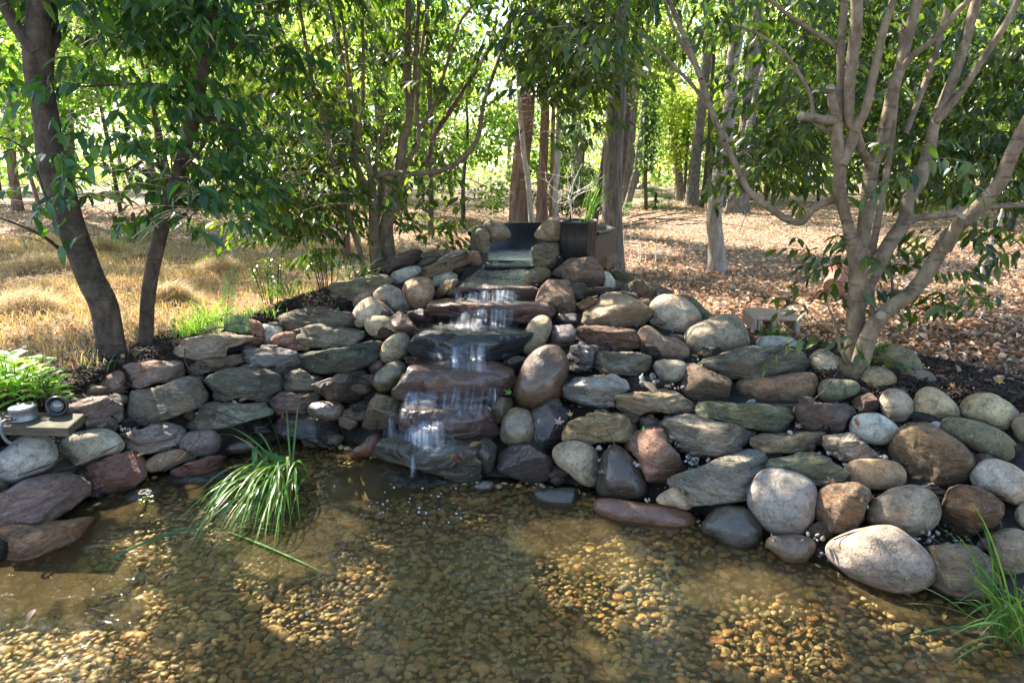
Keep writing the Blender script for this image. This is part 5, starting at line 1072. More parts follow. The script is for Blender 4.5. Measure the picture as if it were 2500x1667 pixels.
bgtree('ridged_tree', 'pinkish lit trunk standing behind the many-stemmed tree', [(847, 660, 27), (842, 553, 24), (836, 400, 23), (832, 238, 22), (822, 90, 18), (815, -100, 14)], 7.4, M['bark_red'], None, .25, 14, 12)
bgtree('ridged_tree', 'distant tan trunk at the far left beyond the thick leaning tree', [(42, 500, 24), (34, 440, 22), (28, 380, 20), (25, 200, 16)], 15, M['bark_red'], 7, .2, 15, 10)
bgtree('slim_tree', 'thin tan leaning trunk just left of the thick leaning tree', [(96, 500, 11), (80, 450, 9), (66, 400, 8), (50, 300, 6)], 14.4, M['bark_red'], None, .1, 16, 8)
bgtree('slim_tree', 'small tan sapling stump trunk in the golden grass right of the slender trunk', [(568, 622, 11), (565, 560, 10), (562, 500, 9), (556, 380, 7), (550, 200, 5)], 8.0, M['bark_pale'], None, .2, 17, 8)
bgtree('slim_tree', 'crooked pale trunk behind the low branch at the right edge', [(2390, 690, 18), (2415, 610, 14), (2440, 540, 12), (2470, 440, 10), (2490, 300, 8)], 5.6, M['bark_pale'], None, .3, 18, 10)
bgtree('ivy_tree', 'slender trunk wrapped in dark ivy in the right background', [(1578, 500, 9), (1576, 400, 8), (1580, 250, 7), (1590, 120, 6)], 15.5, M['bark_dark'], None, .1, 19, 8)
iv = bpy.data.objects['ivy_tree']; rg = np.random.default_rng(5); n = 1500
pz = rg.uniform(.9, 2.9, n); pp = np.stack([rg.normal(0, .11, n), rg.normal(0, .11, n), pz], -1)
V, Q, c = leafmesh(pp, rg.normal(size=(n, 3)) + [0, 0, -1], rg.normal(size=(n, 3)), np.full(n, .09), DRK[rg.integers(4, size=n)] * 1.6, LT4, LF4)
link('ivy', mesh('ivy', V, Q, M['bgleaf'], True, c), iv)
# more trunks and understory
rg = np.random.default_rng(21)
sap = MB(); addtube(sap, [(0, 0, -.1), (.03, 0, 1.2), (-.02, .03, 2.6), (.05, 0, 4.2)], [.045, .038, .03, .012], 8); 
sapme = sap.build('trunk', M['bark_dark'], None, True); sapdata = sapme.data; bpy.data.objects.remove(sapme)
big = MB(); addtube(big, [(0, 0, -.2), (.03, 0, 1.5), (-.05, .03, 5), (.1, 0, 11)], [.19, .16, .14, .08], 14, 5, .08, 3, True, .3)
bigme = big.build('trunk', M['bark_ridge'], None, True); bigdata = bigme.data; bpy.data.objects.remove(bigme)
def understory(px, Y, zc, k, sc, tint, grp, label, nm='understory_tree'):
    p = P(px, 430, Y); z = float(H(p.x, Y)); t = thing(nm, label, 'tree', (p.x, Y, z), grp)
    s = link('trunk', sapdata, t); s.rotation_euler = (rg.normal(0, .08), rg.normal(0, .08), rg.uniform(0, 6)); s.scale = (1, 1, max(.5, zc / 3.6))
    c = link('crown', CR[k % len(CR)], t, (0, 0, zc - z)); c.scale = (sc, sc, sc); c.rotation_euler = (0, 0, rg.uniform(0, 6.3)); c.color = tint + (1,)
    return t
lb = 'young tree with a bright yellow-green sunlit crown in the woodland behind'
for i in range(78):
    Y = rg.uniform(9.5, 30); px = rg.uniform(-150, 2650)
    if 1540 < px < 1960 and Y < 19: Y += 10
    zc = rg.uniform(1.9, 4.8) * (.75 + Y / 40)
    if Y < 13: zc = max(zc, 2.9)
    g = rg.uniform(.75, 1.35); K = int(rg.integers(4)); understory(px, Y, zc, K, rg.uniform(.7, 1.15) * (.65 + Y / 38), (g, g * rg.uniform(.9, 1.05), g * rg.uniform(.7, 1.2)), 'understory trees filling the woodland', '%s crown in the woodland %s, %s' % (['broad bright yellow-green', 'round yellow-green', 'mid-green', 'flat wide yellow-green'][K], ['left of the many-stemmed tree', 'above the rock pile', 'between the falls and the tan tree', 'behind the tan tree at right'][int(min(3, max(0, px // 640)))], 'near' if Y < 15 else 'farther back' if Y < 22 else 'far away'))
lb = 'tall brown trunk standing deep in the woodland behind'
for i in range(44):
    Y = rg.uniform(13, 42); px = rg.uniform(-100, 2600) if i < 34 else rg.uniform(1320, 1900); Y = max(Y, 17) if i >= 34 else Y; p = P(px, 430, Y); z = float(H(p.x, Y))
    t = thing('woodland_tree', lb, 'tree', (p.x, Y, z), BG)
    s = link('trunk', bigdata, t); s.rotation_euler = (rg.normal(0, .04), rg.normal(0, .05), rg.uniform(0, 6)); q = rg.uniform(.3, .8); s.scale = (q, q, 1)
    if i >= 34 or i % 3 == 0: continue
    c = link('crown', CRH[i % 2], t, (rg.normal(0, .5), 0, rg.uniform(7, 10) if Y > 24 else rg.uniform(5, 7.2))); q = rg.uniform(.9, 1.5); c.scale = (q, q, q); c.rotation_euler = (0, 0, rg.uniform(0, 6))
# far off wood
n = 52000; Yw = rg.uniform(30, 62, n); xw = rg.uniform(-1.05, 1.05, n) * Yw; zw = .4 + rg.random(n) ** 1.2 * 11
cl = fbm(np.stack([xw * .35, Yw * .2, zw * .5], -1), 4, 3); kp = cl > rg.uniform(-.2, .3, n)
kp &= ~((np.abs(xw / Yw - .32) < .035) & (zw > 4)); xw, Yw, zw = xw[kp], Yw[kp], zw[kp]; n = len(xw)
V, Q, c = leafmesh(np.stack([xw, Yw, zw], -1), rg.normal(size=(n, 3)), rg.normal(0, .6, (n, 3)) + [0, -.2, .7], rg.uniform(.28, .6, n), np.vstack([YEL, MID])[rg.integers(9, size=n)] * rg.uniform(.7, 1.3, (n, 1)), LT4, LF4)
tag(link('distant_woodland', mesh('distant_woodland', V, Q, M['bgleaf'], True, c)), 'bright mass of far-off woodland leaves behind all the trunks', 'woodland', None, 'stuff')
n = 22000; Yw = rg.uniform(24, 46, n); xw = rg.uniform(-1.0, 1.0, n) * Yw; zw = .45 + rg.random(n) ** 1.5 * 2.6
cl = fbm(np.stack([xw * .5, Yw * .3, xw * 0], -1), 14, 3); kp = (cl > rg.uniform(-.5, .3, n) + zw * .08 - .15); xw, Yw, zw = xw[kp], Yw[kp], zw[kp]; n = len(xw)
V, Q, c = leafmesh(np.stack([xw, Yw, zw], -1), rg.normal(size=(n, 3)), rg.normal(0, .6, (n, 3)) + [0, -.2, .7], rg.uniform(.16, .32, n), np.vstack([MID, DRK * 1.6, YEL])[rg.integers(13, size=n)] * rg.uniform(.7, 1.3, (n, 1)), LT4, LF4)
tag(link('undergrowth', mesh('undergrowth', V, Q, M['bgleaf'], True, c)), 'low green undergrowth far back between the trunks', 'undergrowth', None, 'stuff')
# dark evergreen shrub, low undergrowth
def shrub(px, py, Y, sc, tint, label, nm='evergreen_shrub', me=DC):
    p = P(px, py, Y); z = float(H(p.x, Y)); t = thing(nm, label, 'shrub', (p.x, Y, z))
    c = link('foliage', me, t, (0, 0, p.z - z)); c.scale = sc; c.color = tint + (1,); c.rotation_euler = (0, 0, px)
    mb = MB(); addtube(mb, [(0, 0, -.05), (.02, 0, .4), (-.03, 0, p.z - z)], [.03, .025, .012], 7); mb.build('stem', M['bark_dark'], t, True); return t
shrub(1395, 420, 13, (.9, .8, 1.0), (1, 1, 1), 'dark evergreen shrub left of the tall grey trunk')
shrub(1450, 470, 12.5, (.6, .6, .55), (1.3, 1.3, 1.2), 'lower dark evergreen shrub touching the tall grey trunk')
shrub(1600, 490, 17, (1.1, .6, .35), (1.6, 1.9, 1.6), 'low green undergrowth bush between the leaning trunk and the slim grey trunk')
shrub(1500, 505, 15, (.7, .5, .3), (1.8, 2.0, 1.8), 'low pale green undergrowth at the foot of the leaning trunk')
shrub(330, 590, 9.5, (.45, .4, .28), (2.2, 2.6, 2.0), 'grey-green brushy bush beyond the slender trunk')
shrub(290, 625, 9.0, (.3, .3, .25), (3.0, 3.4, 2.2), 'small light green bush in front of the fallen log at left')
shrub(1760, 490, 20, (1.6, .6, .4), (1.5, 1.8, 1.3), 'dark undergrowth bush at the foot of the broad brown trunk')
# bleached dead shrub
b = P(1405, 520, 9.6); t = thing('dead_shrub', 'bleached white leafless shrub left of the tall grey trunk', 'shrub', tuple(b)); mb = MB(); rg = np.random.default_rng(3)
addtube(mb, [(0, 0, -.4), (-.05, 0, 0), (-.1, .02, .25)], [.014, .012, .01], 6)
for i in range(10):
    a = rg.uniform(-1, 1) * 1.3; L_ = rg.uniform(.3, .7); s = Vector((-.08 + rg.normal(0, .03), 0, rg.uniform(.0, .3))); e = s + Vector((math.sin(a) * L_, rg.normal(0, .2), abs(math.cos(a)) * L_ * .7)); m_ = (s + e) / 2 + Vector((rg.normal(0, .05), 0, rg.normal(0, .05)))
    addtube(mb, [s, m_, e], [.006, .005, .002], 5)
    for _ in range(2): q = m_ + Vector((rg.normal(0, .15), rg.normal(0, .1), rg.uniform(.05, .25))); addtube(mb, [m_, (m_ + q) / 2 + Vector((.02, 0, 0)), q], [.003, .0025, .001], 4)
mb.build('branches', M['paletwig'], t, True)
# ------------------------------------------------------------------ logs, fallen branches
def log(name, a, b_, w0, w1, mat, label, z=.02):
    A = G(*a, .5); B = G(*b_, .5); A.z = float(H(A.x, A.y)) + z; B.z = float(H(B.x, B.y)) + z; r0 = w0 * .5 * mpp(A); r1 = w1 * .5 * mpp(B)
    mb = MB(); addtube(mb, [A, A * .6 + B * .4 + Vector((0, .03, r0 * .6)), B], [r0, (r0 + r1) / 2, r1], 10, 6, .12, int(a[0]))
    o = mb.build(name, mat, None, True); return tag(o, label, 'log')
log('fallen_log', (300, 628), (372, 612), 12, 8, M['bark_red'], 'fallen brown log end behind the slender trunk on its left')
log('fallen_log', (410, 618), (478, 622), 9, 8, M['bark_red'], 'fallen tan log just right of the slender trunk')
log('fallen_log', (2000, 470), (2090, 476), 6, 5, M['bark_ridge'], 'distant log lying behind the tan tree at the right')
for i, (a, b_, w0) in enumerate([((1525, 548), (1700, 528), 4), ((1545, 542), (1690, 515), 4), ((1560, 535), (1735, 540), 5), ((1540, 525), (1640, 512), 3), ((1600, 545), (1740, 530), 4), ((1530, 535), (1600, 520), 3), ((1620, 522), (1760, 530), 3), ((1650, 550), (1760, 543), 3), ((1760, 545), (1860, 560), 3)]):
    o = log('fallen_branch', a, b_, w0, 2, M['twig'], 'thin fallen branch in the brush pile beyond the tall grey trunk', .04); o['group'] = 'fallen branches in the brush pile'; o['category'] = 'branch'
for i, (a, b_) in enumerate([((2390, 785), (2440, 720)), ((2440, 770), (2500, 800)), ((2200, 690), (2330, 640)), ((1480, 700), (1560, 740))]):
    log('fallen_branch', a, b_, 4, 2, M['paletwig'], ['pale forked twig on the ground at the right', 'pale twig near the right edge of the leaf litter', 'long twig on the leaf litter behind the low right branch', 'twig on the slope behind the dark olive dome stone'][i], .03)['category'] = 'branch'
# dead stalks
for i, px in enumerate([1520, 1537, 1558, 1562, 1575, 1600]):
    b_ = P(px, 640 - (i % 3) * 10, 7.2); mb = MB(); zz = float(H(b_.x, 7.2)); addtube(mb, [(0, 0, 0), (.01, 0, .12), (.0, 0, RNG.uniform(.2, .42))], [.006, .004, .002], 5)
    tag(mb.build('dry_stalk', M['paletwig'], None, True, (b_.x, 7.2, zz)), 'thin pale dry stalk standing in the sunny leaves right of the tall grey trunk', 'stalk', 'dry stalks right of the tall grey trunk')
# ------------------------------------------------------------------ ground cover
def visible_xy(n, y0, y1, x0=-1.0, x1=1.0, pw=1.6):
    y = y0 + (y1 - y0) * RNG.random(n) ** pw; x = RNG.uniform(x0, x1, n) * y * .85; return x, y
DRYP = np.array([(.36, .235, .16), (.25, .16, .11), (.46, .33, .24), (.56, .45, .36), (.36, .19, .12), (.64, .55, .46), (.20, .13, .09)])
x, y = visible_xy(80000, 3.2, 19); kp = (y > np.interp(x, RX, RY) + .12) & ~((x < -.9) & (y < 9) & (RNG.random(len(x)) < .75)); x, y = x[kp], y[kp]; n = len(x)
pos = np.stack([x, y, H(x, y) + RNG.uniform(.003, .035, n)], -1); d = RNG.normal(size=(n, 3)) * [1, 1, .25]; nr = RNG.normal(0, .4, (n, 3)) + [0, 0, 1]
T2_ = LT.copy(); T2_[:, 1] *= 1.6; T2_[:, 2] = np.abs(T2_[:, 1]) * .5 + T2_[:, 2] * 1.5
V, Q, c = leafmesh(pos, d, nr, RNG.uniform(.022, .06, n), DRYP[RNG.integers(7, size=n)] * np.array([1.02, .93, .86]) * RNG.uniform(.7, 1.25, (n, 1)), T2_, LF)
tag(link('leaf_litter', mesh('leaf_litter', V, Q, M['dry'], True, c)), 'brown fallen leaves carpeting the woodland floor', 'leaf litter', None, 'stuff')
# golden dry grass at left
def grassfield(name, pts, hgt, wdh, pal, label, cat):
    n = len(pts); a = RNG.uniform(0, 2 * PI, n); L_ = hgt * RNG.uniform(.5, 1.2, n); ln = RNG.uniform(.2, 1.1, n)
    dx = np.stack([np.cos(a), np.sin(a), np.zeros(n)], -1); up = np.array([0, 0, 1.])
    m_ = pts + dx * (L_ * ln * .35)[:, None] + up * (L_ * .6)[:, None]; e = pts + dx * (L_ * ln)[:, None] + up * (L_ * RNG.uniform(.4, .9, n))[:, None]
    b = RNG.uniform(0, PI, n); s = np.stack([np.cos(b), np.sin(b), np.zeros(n)], -1) * wdh
    V = np.stack([pts - s, pts + s, m_ - s * .8, m_ + s * .8, e], 1).reshape(-1, 3)
    Q = (np.array([(0, 1, 3), (0, 3, 2), (2, 3, 4)])[None] + (np.arange(n) * 5)[:, None, None]).reshape(-1, 3)
    cols = np.repeat(pal[RNG.integers(len(pal), size=n)] * RNG.uniform(.7, 1.3, (n, 1)), 5, 0)
    tag(link(name, mesh(name, V, Q, M['dry'], False, cols)), label, cat, None, 'stuff')
x = RNG.uniform(-8, -.85, 90000); y = RNG.uniform(3.4, 9.5, 90000); cl = vnoise(np.stack([x * 1.1, y * 1.1, x * 0], -1), 8) + .4 * vnoise(np.stack([x * 4, y * 4, x * 0], -1), 9)
kp = (y > np.interp(x, RX, RY) + .3) & (cl > RNG.uniform(-.9, .35, len(x))) & (x > -y * .95) & (x < -.9 - (y - 4) * .12); x, y, cl = x[kp], y[kp], cl[kp]
GOLD = np.array([(.50, .36, .17), (.40, .27, .13), (.62, .50, .28), (.36, .28, .11), (.28, .28, .08), (.54, .35, .18)])
grassfield('golden_grass', np.stack([x, y, H(x, y)], -1), .10, .0022, GOLD, 'matted golden dry grass covering the ground at left', 'dry grass')
for i, (px, py, r) in enumerate([(255, 610, .32), (100, 650, .4), (540, 650, .35), (60, 760, .3), (420, 740, .2)]):
    g = G(px, py, .5); n = 2600; q = RNG.normal(0, .55, (n, 2)) * r; q = q[np.hypot(*q.T) < r]; n = len(q); hh = .17 * (1 - (np.hypot(*q.T) / r) ** 2)
    a = RNG.uniform(0, 2 * PI, n); base_ = np.stack([q[:, 0], q[:, 1] * .7, hh * RNG.uniform(.3, 1, n)], -1); dx = np.stack([np.cos(a), np.sin(a), RNG.uniform(-.5, .6, n)], -1) * .12; s = np.stack([np.sin(a), -np.cos(a), 0 * a], -1) * .002
    V = np.stack([base_ - s, base_ + s, base_ + dx], 1).reshape(-1, 3); Q = (np.array([(0, 1, 2)])[None] + (np.arange(n) * 3)[:, None, None]).reshape(-1, 3)
    o = link('grass_mound', mesh('grass_mound', V, Q, M['dry'], False, np.repeat(GOLD[RNG.integers(6, size=n)] * RNG.uniform(.6, 1.1, (n, 1)), 3, 0)), None, (g.x, g.y, float(H(g.x, g.y))))
    tag(o, ['rounded mound of orange dry grass just right of the thick leaning trunk', 'orange dry grass mound left of the thick leaning trunk', 'orange dry grass mound around the small sapling', 'shaded grass mound near the left edge', 'small dry grass mound between the slender trunk and the green tuft'][i], 'grass mound')
# mulch chips
def chips(name, pts, label):
    n = len(pts); a = RNG.uniform(0, PI, n); d = np.stack([np.cos(a), np.sin(a), RNG.normal(0, .25, n)], -1); s = np.cross(d, [0, 0, 1.]); L_ = RNG.uniform(.012, .045, n)[:, None]; w_ = RNG.uniform(.002, .005, n)[:, None]
    u = np.array([0, 0, 1.]); A = pts - d * L_; B = pts + d * L_
    V = np.stack([A - s * w_, A + s * w_, B + s * w_, B - s * w_, (A + B) / 2 + u * w_ * 2 - s * 0], 1).reshape(-1, 3)
    Q = (np.array([(0, 1, 4), (1, 2, 4), (2, 3, 4), (3, 0, 4)])[None] + (np.arange(n) * 5)[:, None, None]).reshape(-1, 3)
    c = np.repeat(np.array([(.035, .024, .018)]) * RNG.uniform(.4, 2.2, (n, 1)), 5, 0)
    tag(link(name, mesh(name, V, Q, M['mulch_chip'], False, c)), label, 'mulch', None, 'stuff')
def mulchpts(n, x0, x1, back, dens):
    x = RNG.uniform(x0, x1, n); d = -.25 + RNG.random(n) * back; y = np.interp(x, RX, RY) + d
    z = np.where(d > 0, H(x, y) + .012, np.interp(x, RX, RZ) - .02 + d * .5 + .03); return np.stack([x, y, z + RNG.uniform(0, .03, n)], -1)
chips('mulch_bed', mulchpts(26000, -3.2, -1.0, .75, 1), 'dark shredded mulch along the back of the left stones')
chips('mulch_bed', mulchpts(26000, 1.5, 3.6, .9, 1), 'dark shredded mulch behind the right boulders')
# ------------------------------------------------------------------ white pebbles in the crevices, one by one
rg = np.random.default_rng(77)
def pebble_heap(label, group, spots, n, sp, size=5.0, pal=(.62, .60, .56)):
    for i in range(n):
        px, py = spots[i % len(spots)]; px += rg.normal(0, sp); py += rg.normal(0, sp * .45)
        p = fr_(px, py, .075 + rg.uniform(0, .02)); r = size * .72 * rg.uniform(.55, 1.25) * mpp(p)
        s = np.array([1.25, .95, .6]) * rg.uniform(.8, 1.2, 3) * r; R3 = Vector((rg.uniform(0, 3), rg.uniform(0, 3), rg.uniform(0, 3)))
        me = mesh('pebble', I3 * s * (1 + .35 * vnoise(I3 * 1.4 + i, 4))[:, None], I3F, M['pebble']); o = link('pebble', me, None, p); g_ = rg.uniform(.10, .30); wt = rg.random(); o.color = (g_, g_ * (.97 - .25 * (wt > .8)), g_ * (.90 - .45 * (wt > .8)), 1); o.rotation_euler = R3
        tag(o, label, 'pebble', group)
pebble_heap('small white pebble in the heap right of the yellow leaf', 'white pebbles heaped near the yellow leaf', [(1565, 925), (1590, 918), (1605, 930), (1575, 935), (1640, 940), (1655, 948)], 22, 9, 7)
pebble_heap('small white pebble on the broad grey slab right of the reddish block', 'white pebbles on the broad grey slab', [(1680, 1125), (1700, 1130), (1670, 1118), (1720, 1125), (1655, 1085)], 22, 11, 7)
pebble_heap('small white pebble above the orange-cream oval boulder', 'white pebbles above the orange-cream oval boulder', [(2025, 1110), (2045, 1120), (2060, 1135), (2155, 1112), (2165, 1118), (2010, 1105)], 14, 8, 6.5)
pebble_heap('small white pebble lying between the lilac-grey slab and the triangular stone', 'white pebbles by the lilac-grey slab', [(305, 1045), (315, 1050), (325, 1052)], 12, 8, 4.5)
pebble_heap('pale pebble at the foot of the squarish white boulder', 'pale pebbles under the squarish white boulder', [(1880, 1310), (1920, 1315), (1960, 1318), (1990, 1300), (1995, 1320), (2005, 1345), (2020, 1318)], 14, 10, 6.5)
pebble_heap('small pale pebble beside the black egg-shaped stone', 'pale pebbles around the black egg-shaped stone', [(1465, 1092), (1484, 1090), (1468, 1150), (1462, 1120), (1560, 1138), (1550, 1132), (1585, 1222)], 14, 4, 6)
pebble_heap('small pale pebble between the huge pear-shaped boulder and the dark squarish boulder', 'pale pebbles right of the pear-shaped boulder', [(2253, 1300), (2272, 1308), (2282, 1300), (2240, 1315), (2262, 1315)], 9, 5, 6.5)
pebble_heap('white pebble lying on the dark squarish boulder', 'white pebbles on the dark squarish boulder', [(2325, 1208), (2362, 1220), (2405, 1202), (2428, 1228)], 4, 1, 9)
for px, py, s_, lb in [(2283, 1038, 9, 'single white pebble wedged above the biggest brown boulder'), (1834, 980, 8, 'white pebble under the orange-brown rounded slab'), (1929, 1056, 6, 'white pebble below the purple block corner'), (1863, 1126, 7, 'white pebble under the tan flat-faced block'), (2088, 1071, 6, 'round white pebble on the pale pebbly slab edge'), (2117, 1236, 8, 'white pebble between the streaked boulder and the large grey-brown one'), (1315, 1028, 7, 'pinkish pebble beside the banded round stone'), (1712, 893, 6, 'cream pebble under the tip of the long pointed slab'), (480, 1009, 4, 'tiny white pebble on the long green-grey slab'), (482, 1058, 5, 'small white pebble under the long green-grey slab'), (1529, 1455 - 160, 7, 'cream pebble lying on the sunken orange-brown slab')]:
    pebble_heap(lb, None, [(px, py)], 1, .1, s_)
# ------------------------------------------------------------------ fallen leaves, one by one
def star(n, depth, sz, seed):
    r = np.random.default_rng(seed); k = 30; th = np.linspace(0, 2 * PI, k, endpoint=False); cu = r.uniform(-.5, .9); ax_ = r.uniform(0, PI)
    lob = [0, 1.15, -1.15, 2.2, -2.2]; rad = []
    for a in th:
        a_ = (a + PI) % (2 * PI) - PI; q = .36
        for i_, l in enumerate(lob): q = max(q, (1.0, .85, .85, .6, .6)[i_] * math.exp(-((a_ - l) / .30) ** 2))
        rad.append(q * r.uniform(.82, 1.1))
    V = [(0, 0, .0)]
    for a, q in zip(th, rad):
        x_, y_ = math.cos(a) * q * sz, math.sin(a) * q * sz; f = x_ * math.cos(ax_) + y_ * math.sin(ax_); V.append((x_ - f * math.cos(ax_) * .25 * abs(cu), y_ - f * math.sin(ax_) * .25 * abs(cu), cu * f * f / sz * .9 + sz * r.normal(0, .05)))
    st = len(V); V += [(-.1 * sz, .015 * sz, 0), (-.1 * sz, -.015 * sz, 0), (-1.0 * sz, -.02 * sz, .1 * sz), (-1.0 * sz, .02 * sz, .1 * sz)]
    return V, [(0, 1 + i, 1 + (i + 1) % k) for i in range(k)] + [(st, st + 1, st + 2), (st, st + 2, st + 3)]
def litterleaf(px, py, szpx, col, label, shape='star', off=.085, seed=1, flat=False, yaw=0):
    col = tuple(c_ * .72 for c_ in col)
    p = G(px, py, .004) if flat else fr_(px, py, off); s = szpx * mpp(p); N_ = ray(px, py).normalized()
    if shape == 'star': V, Fc = star(5, .62, s * .45, seed)
    else: T = LT * s; T[:, 0] -= s * .5; V, Fc = [tuple(v) for v in T], [tuple(f) for f in LF]
    me = bpy.data.meshes.new('fallen_leaf'); me.from_pydata(V, [], Fc); me.materials.append(M['dry'] if col[1] < col[0] else M['leaf'])
    at = me.color_attributes.new('Col', 'FLOAT_COLOR', 'POINT'); at.data.foreach_set('color', np.tile(np.array(col + (1,), np.float32), len(V)))
    md = link('fallen_leaf', me, None, p); q = Vector((0, 0, 1)).slerp(-N_, .55 if not flat else 0) if not flat else Vector((0, 0, 1))
    md.rotation_euler = (q.to_track_quat('Z', 'Y').to_matrix() @ __import__('mathutils').Matrix.Rotation(yaw, 3, 'Z')).to_euler(); tag(md, label, 'leaf'); return md
LL = [(1560, 868, 32, (.62, .52, .10), 'yellow lobed leaf on the grey slab right of the falls', 'star'), (1364, 1030, 42, (.55, .36, .32), 'pinkish lobed leaf on the dark sloping slab', 'star'),
 (1242, 958, 34, (.15, .36, .05), 'bright green lobed leaf beside the third step', 'star'), (548, 933, 34, (.30, .20, .13), 'dry brown star-shaped leaf on the big green-grey slate', 'star'),
 (575, 985, 26, (.42, .30, .16), 'curled tan leaf under the big green-grey slate', 'o'), (594, 975, 22, (.35, .22, .12), 'curled brown leaf right of the tan one below the slate', 'o'), (690, 1018, 26, (.45, .10, .05), 'red leaf in the gap under the dusty pink slab', 'o'),
 (1118, 1120, 48, (.16, .05, .035), 'large dark red-brown wet leaf on the lowest step', 'star'), (1105, 1112, 30, (.42, .30, .08), 'yellow-mottled wet leaf on the lowest step', 'star'), (1195, 997, 14, (.7, .38, .06), 'tiny orange leaf at the right end of the third step', 'o'),
 (1160, 1083, 36, (.35, .2, .07), 'brown sliver leaf lying at the edge of the second step', 'o'), (1392, 1010, 30, (.50, .33, .14), 'curled tan leaf right of the pinkish lobed leaf', 'star'), (1522, 945, 32, (.30, .11, .05), 'dark red-brown leaf at the end of the veined slab', 'star'),
 (1490, 985, 36, (.33, .21, .17), 'dusty brown lobed leaf hanging on the veined slab', 'star'), (1590, 945, 50, (.40, .29, .20), 'long curled grey-brown leaf by the white pebble heap', 'o'), (1472, 915, 18, (.5, .25, .08), 'small orange-brown leaf above the veined slab', 'o'),
 (2092, 1030, 30, (.36, .17, .08), 'brown leaf lying on the white stone right of the purple block', 'o'), (2100, 998, 34, (.32, .19, .11), 'dry brown leaf beneath the small purplish stone', 'star'), (2205, 955, 34, (.33, .19, .11), 'curled brown leaf on the mottled whitish stone', 'star'),
 (2338, 958, 22, (.33, .2, .12), 'brown leaf on the small mottled stone behind the cone-shaped boulder', 'o'), (2440, 930, 40, (.58, .40, .12), 'golden leaf on the dark mulch at the right', 'star'), (2325, 940, 26, (.45, .26, .1), 'orange-brown leaf on the mulch right of the dark brown oval stone', 'star'),
 (2030, 1175, 50, (.24, .13, .08), 'large dry brown leaf above the streaked boulder', 'star'), (2040, 1203, 38, (.27, .14, .07), 'narrow brown leaf lying on the streaked boulder', 'o'), (2127, 1212, 30, (.30, .14, .07), 'crumpled brown leaf right of the streaked boulder', 'star'),
 (1948, 1040, 34, (.34, .22, .14), 'brown leaf leaning on the purple block', 'star'), (1800, 1125, 24, (.30, .15, .08), 'brown leaf on the upper part of the broad grey slab', 'star'), (1780, 1165, 16, (.30, .15, .08), 'small brown leaf in the middle of the broad grey slab', 'o'),
 (1665, 1192, 28, (.50, .52, .16), 'yellow-green leaf lying on the small cream stone', 'o'), (1690, 1145, 24, (.04, .14, .04), 'dark green leaf on the broad grey slab by the pebbles', 'o'), (1570, 1045, 18, (.06, .22, .04), 'small green leaf at the top of the reddish block', 'o'), (1635, 1075, 16, (.05, .2, .04), 'small green leaf right of the reddish block', 'o'),
 (490, 955, 28, (.03, .10, .03), 'dark green leaf on the triangular stone', 'o'), (370, 1065, 40, (.50, .33, .2), 'curled dry leaf on the lilac-grey slab', 'star'), (345, 1108, 22, (.55, .42, .1), 'yellow leaf under the lilac-grey slab', 'o'),
 (825, 757, 22, (.12, .3, .06), 'green leaf on the wide dark grey slab', 'o'), (1560, 735, 24, (.45, .28, .15), 'curled tan leaf in front of the triangular plate', 'o'), (300, 868, 26, (.6, .5, .2), 'pale yellow leaf at the foot of the thick leaning trunk', 'star'), (872, 857, 14, (.25, .04, .03), 'tiny dark red leaf on the long dark green slate', 'o')]
for i, (px, py, s, col, lb, sh) in enumerate(LL): litterleaf(px, py, s, col, lb, sh, .10, i, False, i * 1.3)
for i, (px, py, s, col, lb, sh) in enumerate([(410, 1341, 34, (.05, .15, .03), 'green oval leaf floating left of the pond clump', 'o'), (262, 1468, 32, (.25, .15, .1), 'brown oval leaf floating in the lower left', 'o'), (75, 1500, 46, (.28, .2, .17), 'grey-brown leaf floating near the left edge of the pond', 'o'),
     (558, 1318, 18, (.7, .5, .12), 'tiny yellow leaf floating below the pond clump', 'o'), (572, 1312, 16, (.5, .2, .1), 'tiny red leaf beside the tiny yellow floating one', 'o'), (405, 1402, 26, (.5, .35, .25), 'tan leaf floating below the green oval leaf', 'o'), (2208, 1448, 32, (.5, .32, .2), 'tan leaf floating under the huge pear-shaped boulder', 'o'), (1305, 1196, 24, (.5, .2, .12), 'orange leaf at the waterline under the wet blue-shining block', 'o'),
     (2305, 1505, 30, (.55, .32, .08), 'orange leaf floating at the lower right', 'o'), (748, 1497, 16, (.7, .7, .65), 'tiny white petal floating at the lower left of centre', 'o'), (245, 1543, 20, (.5, .6, .5), 'pale leaf floating near the bottom left', 'o'), (1085, 1563, 10, (.04, .03, .02), 'tiny dark seed floating at the bottom centre', 'o'), (3 * 500 - 93, 1182, 14, (.5, .52, .4), 'small pale leaf floating below the pale wedge stone', 'o')]):
    litterleaf(px, py, s, col, lb, sh, 0, 60 + i, True, i * .9)
for i, (px, py, s) in enumerate([(1225, 1400, 46), (1385, 1335, 40), (1410, 1560, 56), (795, 1465, 48), (1165, 1540, 46), (1715, 1620, 60), (1050, 1345, 30)]):
    g = G(px, py, -.13); o = litterleaf(px, py, s, (.07, .035, .025), ['dark sunken leaf left of the blue reflection', 'pointed dark sunken leaf below the pale wedge stone', 'dark star-shaped leaf on the pond bed at the bottom centre', 'dark sunken leaf between the two golden sun patches at left', 'dark sunken leaf low in the middle of the pond', 'large dark sunken leaf at the bottom right of centre', 'small dark sunken leaf in front of the falls'][i], 'star', 0, 90 + i, True, i); o.location = g
